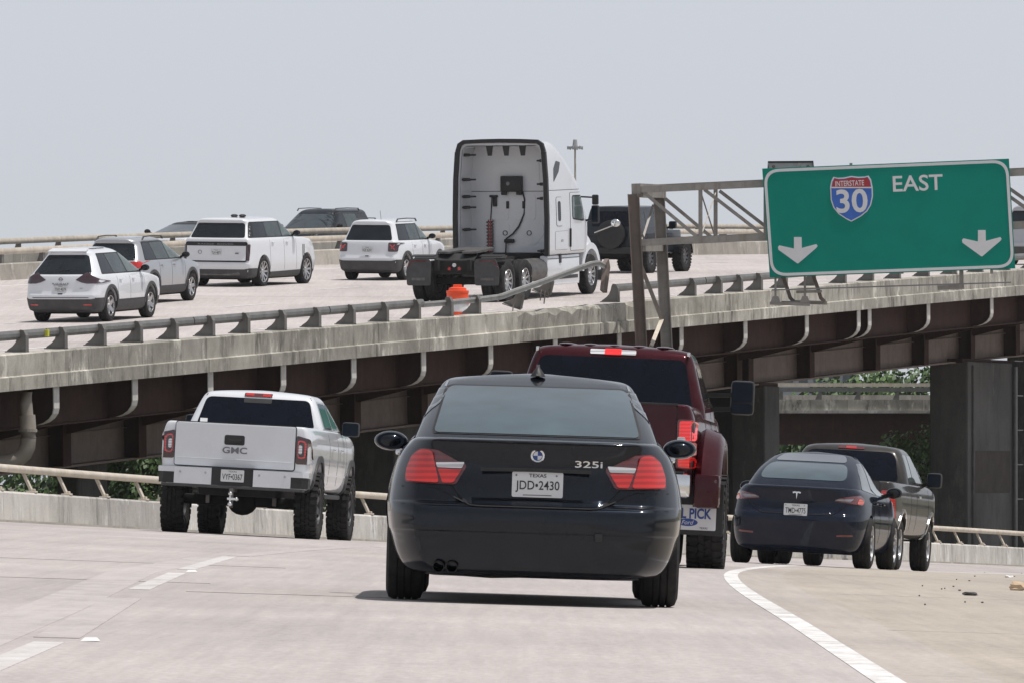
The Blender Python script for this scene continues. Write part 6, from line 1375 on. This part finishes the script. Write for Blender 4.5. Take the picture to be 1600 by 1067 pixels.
# ------------------------------------------------------------------ semi tractor without trailer
def semi():
    c = Car('semi_truck', 'white sleeper-cab semi tractor without trailer, seen from behind on the overpass', 'semi truck', (-.98, 178.4), 19.0, 1.5, 5.9, 1.0, upper_z, 'vehicles on the overpass')
    YB = 3.75
    low = [S(1.08, YB, 7.1, 1.18, .03, .04, .3, .5, .0, .10), S(1.12, YB, 7.2, 1.215, .03, .04, .3, .5, .0, .12), S(1.7, YB, 7.3, 1.225, .03, .04, .3, .5, .0, .16), S(2.0, YB, 7.25, 1.222, .03, .04, .35, .5, .0, .2), S(2.45, YB, 6.95, 1.21, .03, .04, .4, .6, .0, .3), S(2.75, YB, 6.80, 1.20, .03, .04, .4, .6, .0, .35), S(3.0, YB, 6.58, 1.19, .03, .04, .4, .7, .0, .4), S(3.35, YB, 6.15, 1.17, .04, .04, .45, .8, .0, .5), S(3.65, YB, 5.58, 1.13, .06, .05, .45, .7, .0, .5, .01), S(3.85, YB + .01, 5.05, 1.06, .10, .06, .4, .5, .0, .3, .02), S(3.92, YB + .02, 4.75, .99, .14, .06, .4, .4, .0, .2, .025), S(3.945, YB + .05, 4.4, .85, .2, .06, .3, .3, 0, .1, .03)]
    rec = MB(); rec.prism([(x, YB - .3, z) for x, z in rounded([(-1.13, 1.0), (1.13, 1.0), (1.11, 3.0), (1.04, 3.84), (-1.04, 3.84), (-1.11, 3.0)], [0, 0, .05, .18, .18, .05], 5)], (0, 1.22, 0))
    bulk = MB(); bulk.box((0, YB + .31, 3.6), (.3, .02, .02))
    for r_ in low: r_[3] *= 1.03
    c.bodies(low, None, (0, 1, .03, 6.2, 7.4), None, 'p_truck_white', cuts=[rec], nsub=3, smooth=32)
    YW = YB + .90
    # bodies() made the recess dark: line it with white panels
    def wallp(nm, poly, y, th=.02, mat='p_truck_white', par=None): m = MB(); m.prism([(p[0], y, p[1]) for p in poly], (0, th, 0)); return m.obj(nm, mat, par or c.root, local=I4)
    bw = wallp('back_wall', rounded([(-1.12, 1.12), (1.12, 1.12), (1.10, 3.0), (1.03, 3.82), (-1.03, 3.82), (-1.10, 3.0)], [0, 0, .05, .18, .18, .05], 5), YW - .022)
    wallp('wall_panel', rrect(-.70, 1.95, -.10, 2.58, .10), YW - .034, .012, par=bw); wallp('wall_panel', rrect(.02, 1.95, .62, 2.58, .10), YW - .034, .012, par=bw); wallp('wall_panel', rrect(-.60, 2.80, .72, 3.40, .06), YW - .034, .012, par=bw)
    wallp('wall_panel', rrect(-.55, 1.40, -.08, 1.85, .08), YW - .034, .012, par=bw); wallp('wall_panel', rounded([(.16, 1.85), (.80, 1.85), (.84, 1.6), (.60, 1.32), (.42, 1.32)], .06), YW - .034, .012, par=bw); wallp('wall_seam', [(-1.10, 2.665), (1.10, 2.665), (1.10, 2.68), (-1.10, 2.68)], YW - .026, .004, 'seam', bw)
    for sx in (-1, 1):     # fairing side liners
        m = MB(); m.prism([(sx * 1.118, YB + .06, 1.10), (sx * 1.118, YW, 1.10), (sx * 1.10, YW, 3.0), (sx * 1.10, YB + .06, 3.0)], (sx * -.006, 0, 0)); m.prism([(sx * 1.10, YB + .06, 3.0), (sx * 1.10, YW, 3.0), (sx * 1.03, YW, 3.75), (sx * 1.03, YB + .06, 3.75)], (sx * -.006, 0, 0)); m.obj('fairing_liner', 'p_truck_white', c.root, local=I4)
        m = MB(); m.sweep([(sx * 1.21, YB - .02, 1.05), (sx * 1.22, YB - .02, 2.0), (sx * 1.195, YB - .02, 3.0), (sx * 1.145, YB - .02, 3.68)], [(-.055, -.07), (.055, -.07), (.055, .05), (-.055, .05)], (0, 1, 0)); m.obj('fairing_edge', 'black_trim', c.root, local=I4)
        for k, z in enumerate((1.18, 1.72, 2.28, 2.55, 2.98, 3.60) if sx < 0 else (1.18, 2.50, 2.86, 3.45)):
            m = MB(); m.box((sx * .96, YB + .30, z), (.26 if sx < 0 else .12, .36, .045), bev=.012); m.box((sx * 1.02, YB + .28, z), (.10, .3, .08), bev=.02); m.obj('fairing_hinge', 'black_trim', c.root, local=I4)
    m = MB(); m.sweep([(-1.145, YB - .02, 3.68), (-1.09, YB - .02, 3.86), (-.98, YB - .02, 3.93), (-.5, YB - .02, 3.95), (0, YB - .02, 3.957), (.5, YB - .02, 3.95), (.98, YB - .02, 3.93), (1.09, YB - .02, 3.86), (1.145, YB - .02, 3.68)], [(-.05, -.06), (.05, -.06), (.05, .05), (-.05, .05)], (0, 1, 0)); m.obj('roof_edge', 'black_trim', c.root, local=I4)
    m = MB(); m.prism([(-1.0, YB + .06, 3.80), (1.0, YB + .06, 3.80), (1.0, YW, 3.78), (-1.0, YW, 3.78)], (0, 0, .01)); m.obj('roof_liner', 'p_truck_white', c.root, local=I4)
    for x in (-.32, .12, .56): m = MB(); m.prism([(x - .09, YB + .02, 3.84), (x + .09, YB + .02, 3.84), (x + .05, YB + .05, 3.58), (x - .05, YB + .05, 3.58)], (0, .05, 0)); m.obj('roof_bracket', 'black_trim', c.root, local=I4)
    bx_ = c.box('equipment_box', (.01, YW - .12, 2.86), (.56, .18, .40), 'black_trim', .03); c.box('foot', (-.20, YW - .1, 2.63), (.14, .1, .10), 'black_trim', .02, parent=bx_); c.box('foot', (.20, YW - .1, 2.63), (.14, .1, .10), 'black_trim', .02, parent=bx_); m = MB(); m.ball((-.06, YW - .215, 2.87), (.05, .01, .05), 12, 8); m.obj('lens', 'grey_badge', bx_, local=I4)
    m = MB(); m.tube([(.28, YW - .06, 2.66), (.33, YW - .05, 2.45), (.31, YW - .05, 2.10), (.18, YW - .06, 1.80), (.02, YW - .08, 1.60), (-.15, YW - .1, 1.48), (-.17, YW - .1, 1.12)], .02, 8); m.obj('cable', 'black_trim', c.root, local=I4)
    m = MB(); m.box((-.46, YW - .06, 2.42), (.11, .06, .26), bev=.02); m.box((-.49, YW - .07, 2.55), (.22, .08, .06), bev=.02); m.obj('hose_holder', 'black_trim', c.root, local=I4)
    m = MB(); m.tube([(-.54, YW - .06, 2.52), (-.56, YW - .06, 2.2), (-.58, YW - .06, 1.95)], .014, 6); m.obj('hose', 'black_trim', c.root, local=I4)
    for k, (x, mt) in enumerate(((-.64, 'lens_dark_red'), (-.58, 'lens_ring'), (-.52, 'black_trim'))):
        m = MB(); m.tube([(x + .035 * math.sin(i * 2.1), YW - .10 + .035 * math.cos(i * 2.1), 1.95 - .028 * i) for i in range(30)], .014, 6); m.obj('coiled_hose', mt, c.root, local=I4)
    for x in (-.13, .30): c.box('vent', (x, YW - .04, 2.33), (.075, .03, .19), 'black_trim', .02)
    for x in (-.20, .44): m = MB(); m.lathe([(.0, .05), (-.02, .05), (-.02, .065), (0, .065)], 16, 'y', (x, YW - .035, 1.62)); m.obj('port', 'grey_trim', c.root, local=I4)
    c.box('junction', (-.08, YW - .08, 1.42), (.26, .10, .10), 'black_trim', .03)
    # side details
    for sd in ('right', 'left'):
        c.decal('sleeper_window', rounded([(4.22, 2.90), (4.27, 3.25), (4.50, 3.44), (4.82, 3.40), (4.66, 3.16)], .05), sd, 'glass_tint', off=.006)
        fr = c.decal('vent_frame', rrect(4.35, 1.80, 4.80, 2.52, .08), sd, 'p_truck_white', off=.010, seam=.008); c.decal('vent_window', rrect(4.46, 1.92, 4.68, 2.42, .08), sd, 'glass_black', off=.016)
        c.decal('door', rounded([(5.45, 1.16), (6.55, 1.16), (6.60, 1.9), (6.42, 2.62), (5.45, 2.62)], .06), sd, 'p_truck_white', off=.008, seam=.010)
        c.decal('door_window', rounded([(5.62, 1.98), (6.50, 1.92), (6.34, 2.52), (5.62, 2.52)], .07), sd, 'glass_side', off=.016); c.decal('window_surround', grow(rounded([(5.62, 1.98), (6.50, 1.92), (6.34, 2.52), (5.62, 2.52)], .07), .035), sd, 'black_trim', off=.011)
        c.decal('storage_door', rrect(4.25, 1.20, 5.25, 1.66, .05), sd, 'p_truck_white', off=.006, seam=.006); c.line('body_seam', [(3.8, 2.70), (6.6, 2.70)], .012, sd); c.decal('grab_handle', rrect(5.38, 1.25, 5.43, 1.72, .02), sd, 'black_trim', off=.04, thick=.04)
        c.text('lettering', '873', (4.78, 1.42), .16, .06, sd, 'grey_trim', off=.01)
    for sx in (-1, 1):
        # fuel tank skirts and steps
        m = MB(); m.box((sx * 1.10, 5.05, .70), (.22, 2.55, .72), bev=.05); sk_ = m.obj('side_skirt', 'p_truck_white', c.root, local=I4, smooth=40); c.box('skirt_step', (sx * 1.205, 5.3, .50), (.03, 1.7, .09), 'black_trim', .01, parent=sk_); c.box('skirt_gap', (sx * 1.207, 5.05, .98), (.02, 2.5, .015), 'seam', .003, parent=sk_); c.box('skirt_lip', (sx * 1.20, 5.0, .34), (.03, 2.5, .05), 'p_truck_white', .01, parent=sk_)
        c.box('skirt_handle', (sx * 1.215, 4.75, 1.02), (.03, .16, .32), 'black_trim', .01, parent=sk_)
        # hood side and front fender
        m = MB(); vs_ = []
        for k in range(13):
            t = math.pi * k / 12; vs_ += [(sx * 1.16, 7.4 + .78 * math.cos(t), .62 + .70 * math.sin(t)), (sx * .5, 7.4 + .78 * math.cos(t), .62 + .80 * math.sin(t)), (sx * .5, 7.4 + .60 * math.cos(t), .60 + .56 * math.sin(t)), (sx * 1.17, 7.4 + .60 * math.cos(t), .60 + .56 * math.sin(t))]
        m.add(vs_, [(4 * i + j, 4 * i + (j + 1) % 4, 4 * i + 4 + (j + 1) % 4, 4 * i + 4 + j) for i in range(12) for j in range(4)] + [(0, 1, 2, 3), (48, 49, 50, 51)]); m.obj('front_fender', 'p_truck_white', c.root, local=I4, smooth=45)
        m = MB(); m.box((sx * 1.50, 6.75, 2.05), (.20, .14, .46), bev=.05); m.box((sx * 1.50, 6.75, 2.42), (.17, .10, .26), bev=.04); a = m.obj('door_mirror', 'black_trim', c.root, local=I4, smooth=40); m = MB(); m.prism([(p[0], 6.675, p[1]) for p in rrect(sx * 1.50 - .075, 1.86, sx * 1.50 + .075, 2.25, .03)], (0, .01, 0)); m.obj('mirror_glass', 'mirror_glass', a, local=I4)
        m = MB(); m.bar((sx * 1.1, 6.75, 1.85), (sx * 1.45, 6.76, 1.95), .05, .05); m.bar((sx * 1.1, 6.7, 2.5), (sx * 1.45, 6.75, 2.48), .04, .04); m.obj('mirror_arm', 'black_trim', a, local=I4)
        m = MB(); m.bar((sx * 1.05, 8.0, 1.55), (sx * 1.55, 8.15, 1.75), .03, .03); m.ball((sx * 1.58, 8.15, 1.80), (.13, .08, .10), 14, 8); m.obj('hood_mirror', 'chrome', c.root, local=I4, smooth=50)
    m = MB(); vs_ = []
    hood = [S(.55, 7.0, 8.55, 1.0, .1, .1, .3, .4), S(.8, 6.9, 8.65, 1.02, .1, .1, .3, .45, 0, .1), S(1.2, 6.8, 8.6, .98, .1, .1, .3, .5, 0, .14), S(1.5, 6.7, 8.35, .90, .1, .1, .35, .5, 0, .16), S(1.68, 6.6, 7.9, .80, .1, .1, .35, .4, 0, .14), S(1.78, 6.5, 7.3, .68, .1, .1, .3, .3, 0, .1), S(1.80, 6.6, 7.0, .4, .1, .1, .1, .1, 0, .05)]
    hm_ = loft_mesh('hood', hood, (0, 1, .1, 7.5, 8.7), 3); hm_.shade_smooth(); obj('hood', hm_, 'p_truck_white', c.root, local=I4); c.box('front_bumper', (0, 8.62, .50), (2.3, .3, .36), 'grey_trim', .08)
    c.decal('windscreen', rounded([(-.95, 1.90), (.95, 1.90), (.90, 2.58), (-.90, 2.58)], .08), 'front', 'glass_tint')
    # frame, fifth wheel, tandem
    for sx in (-1, 1):
        c.box('frame_rail', (sx * .42, 3.3, .92), (.09, 6.6, .27), 'underbody', .01)
        m = MB(); m.prism([(sx * .55, .55, 1.05), (sx * 1.20, .55, 1.06), (sx * 1.20, .70, 1.13), (sx * .55, .70, 1.13)], (0, 0, .02)); m.obj('flap_bracket', 'black_trim', c.root, local=I4)
        m = MB(); m.prism([(p[0], .02, p[1]) for p in rounded([(sx * .58, .42), (sx * 1.20, .42), (sx * 1.22, .80), (sx * 1.12, 1.08), (sx * .62, 1.08), (sx * .56, .98)], .06)], (0, .02, 0)); fl = m.obj('mud_flap', 'grey_trim', c.root, local=I4)
        c.box('flap_label', (sx * .90, .012, .58), (.34, .006, .07), 'worn_steel', .002, parent=fl); m = MB(); m.bar((sx * .70, .008, 1.02), (sx * 1.05, .008, 1.02), .01, .03); m.bar((sx * 1.06, .008, 1.03), (sx * 1.19, .008, .86), .01, .03); m.obj('reflective_tape', 'lens_dark_red', fl, local=I4)
        m = MB(); m.lathe([(-.02, .001), (-.02, .055), (0, .06)], 14, 'y', (sx * .13, .16, .83)); m.obj('tail_light', 'lens_dark_red', c.root, local=I4); m = MB(); m.lathe([(-.024, .001), (-.024, .03)], 12, 'y', (sx * .13, .16, .83)); m.obj('tail_light_core', 'lens_ring', c.root, local=I4)
        m = MB(); m.lathe([(-.6, .29), (.6, .29)], 20, 'y', (sx * .95, 3.1, .72)); m.lathe([(-.6, .001), (-.6, .29)], 20, 'y', (sx * .95, 3.1, .72)); m.obj('air_tank', 'worn_steel', c.root, local=I4, smooth=40)
    c.box('rear_crossmember', (0, .22, .86), (1.16, .10, .34), 'underbody', .02); m = MB(); m.lathe([(-.02, .001), (-.02, .05), (0, .05)], 14, 'y', (0, .16, .92)); m.obj('work_lamp', 'lens_white', c.root, local=I4)
    m = MB(); out = rounded([(-.52, .35), (-.16, .25), (-.07, .85), (.07, .85), (.16, .25), (.52, .35), (.46, 1.9), (.30, 2.05), (-.30, 2.05), (-.46, 1.9)], .06); m.prism([(x, y, 1.20 + (y - .3) * .045) for x, y in out], (0, 0, .05)); m.obj('fifth_wheel', 'worn_steel', c.root, local=I4)
    c.box('fifth_wheel_mount', (0, 1.5, 1.12), (.9, .6, .18), 'underbody', .03); m = MB(); m.prism([(-.5, .20, 1.02), (.5, .20, 1.02), (.5, .5, 1.18), (-.5, .5, 1.18)], (0, 0, .02)); m.obj('ramp_plate', 'black_trim', c.root, local=I4)
    tm = tyre_mesh(.51, .27, .58); rm = rim_mesh(.51 * .58, .27, 10, .02, True)
    for y in (.85, 2.15):
        for sx in (-1, 1):
            for x in (1.06, .74):
                mt = Matrix.Translation((sx * x, y, .51)) @ (Matrix.Rotation(math.pi, 4, 'Z') if sx < 0 else Matrix()); wh = obj('wheel', rm, None if len(rm.materials) else ['alloy', 'underbody'], c.root, local=mt); obj('tyre', tm, None if len(tm.materials) else 'tyre', wh, local=I4)
        c.box('axle', (0, y, .51), (1.8, .18, .18), 'underbody', .05)
    for sx in (-1, 1):
        mt = Matrix.Translation((sx * 1.05, 7.4, .51)) @ (Matrix.Rotation(math.pi, 4, 'Z') if sx < 0 else Matrix()); wh = obj('wheel', rm, None, c.root, local=mt); obj('tyre', tm, None, wh, local=I4)
        m = MB(); m.prism([(sx * .60, .3, 1.12), (sx * 1.2, .3, 1.12), (sx * 1.2, .55, 1.16), (sx * .60, .55, 1.16)], (0, 0, .015)); m.obj('quarter_fender', 'black_trim', c.root, local=I4)
    c.box('engine_cover', (0, 5.5, .85), (1.6, 3.6, .55), 'underbody', .05)
semi()
# ------------------------------------------------------------------ thin summer haze
m = MB(); m.box((0, 240, 8.0), (190, 520, 28.6))
hz = m.obj('haze', None); mt = bpy.data.materials.new('haze_air'); mt.use_nodes = True; t = mt.node_tree; t.nodes.remove(t.nodes['Principled BSDF'])
pv = t.nodes.new('ShaderNodeVolumePrincipled'); pv.inputs['Density'].default_value = 0.8e-4; pv.inputs['Color'].default_value = (0.93, 0.95, 1.0, 1); pv.inputs['Anisotropy'].default_value = 0.0
t.links.new(pv.outputs[0], t.nodes['Material Output'].inputs['Volume']); hz.data.materials.append(mt); tag(hz, 'thin pale summer haze over the roads', 'haze', kind='stuff')
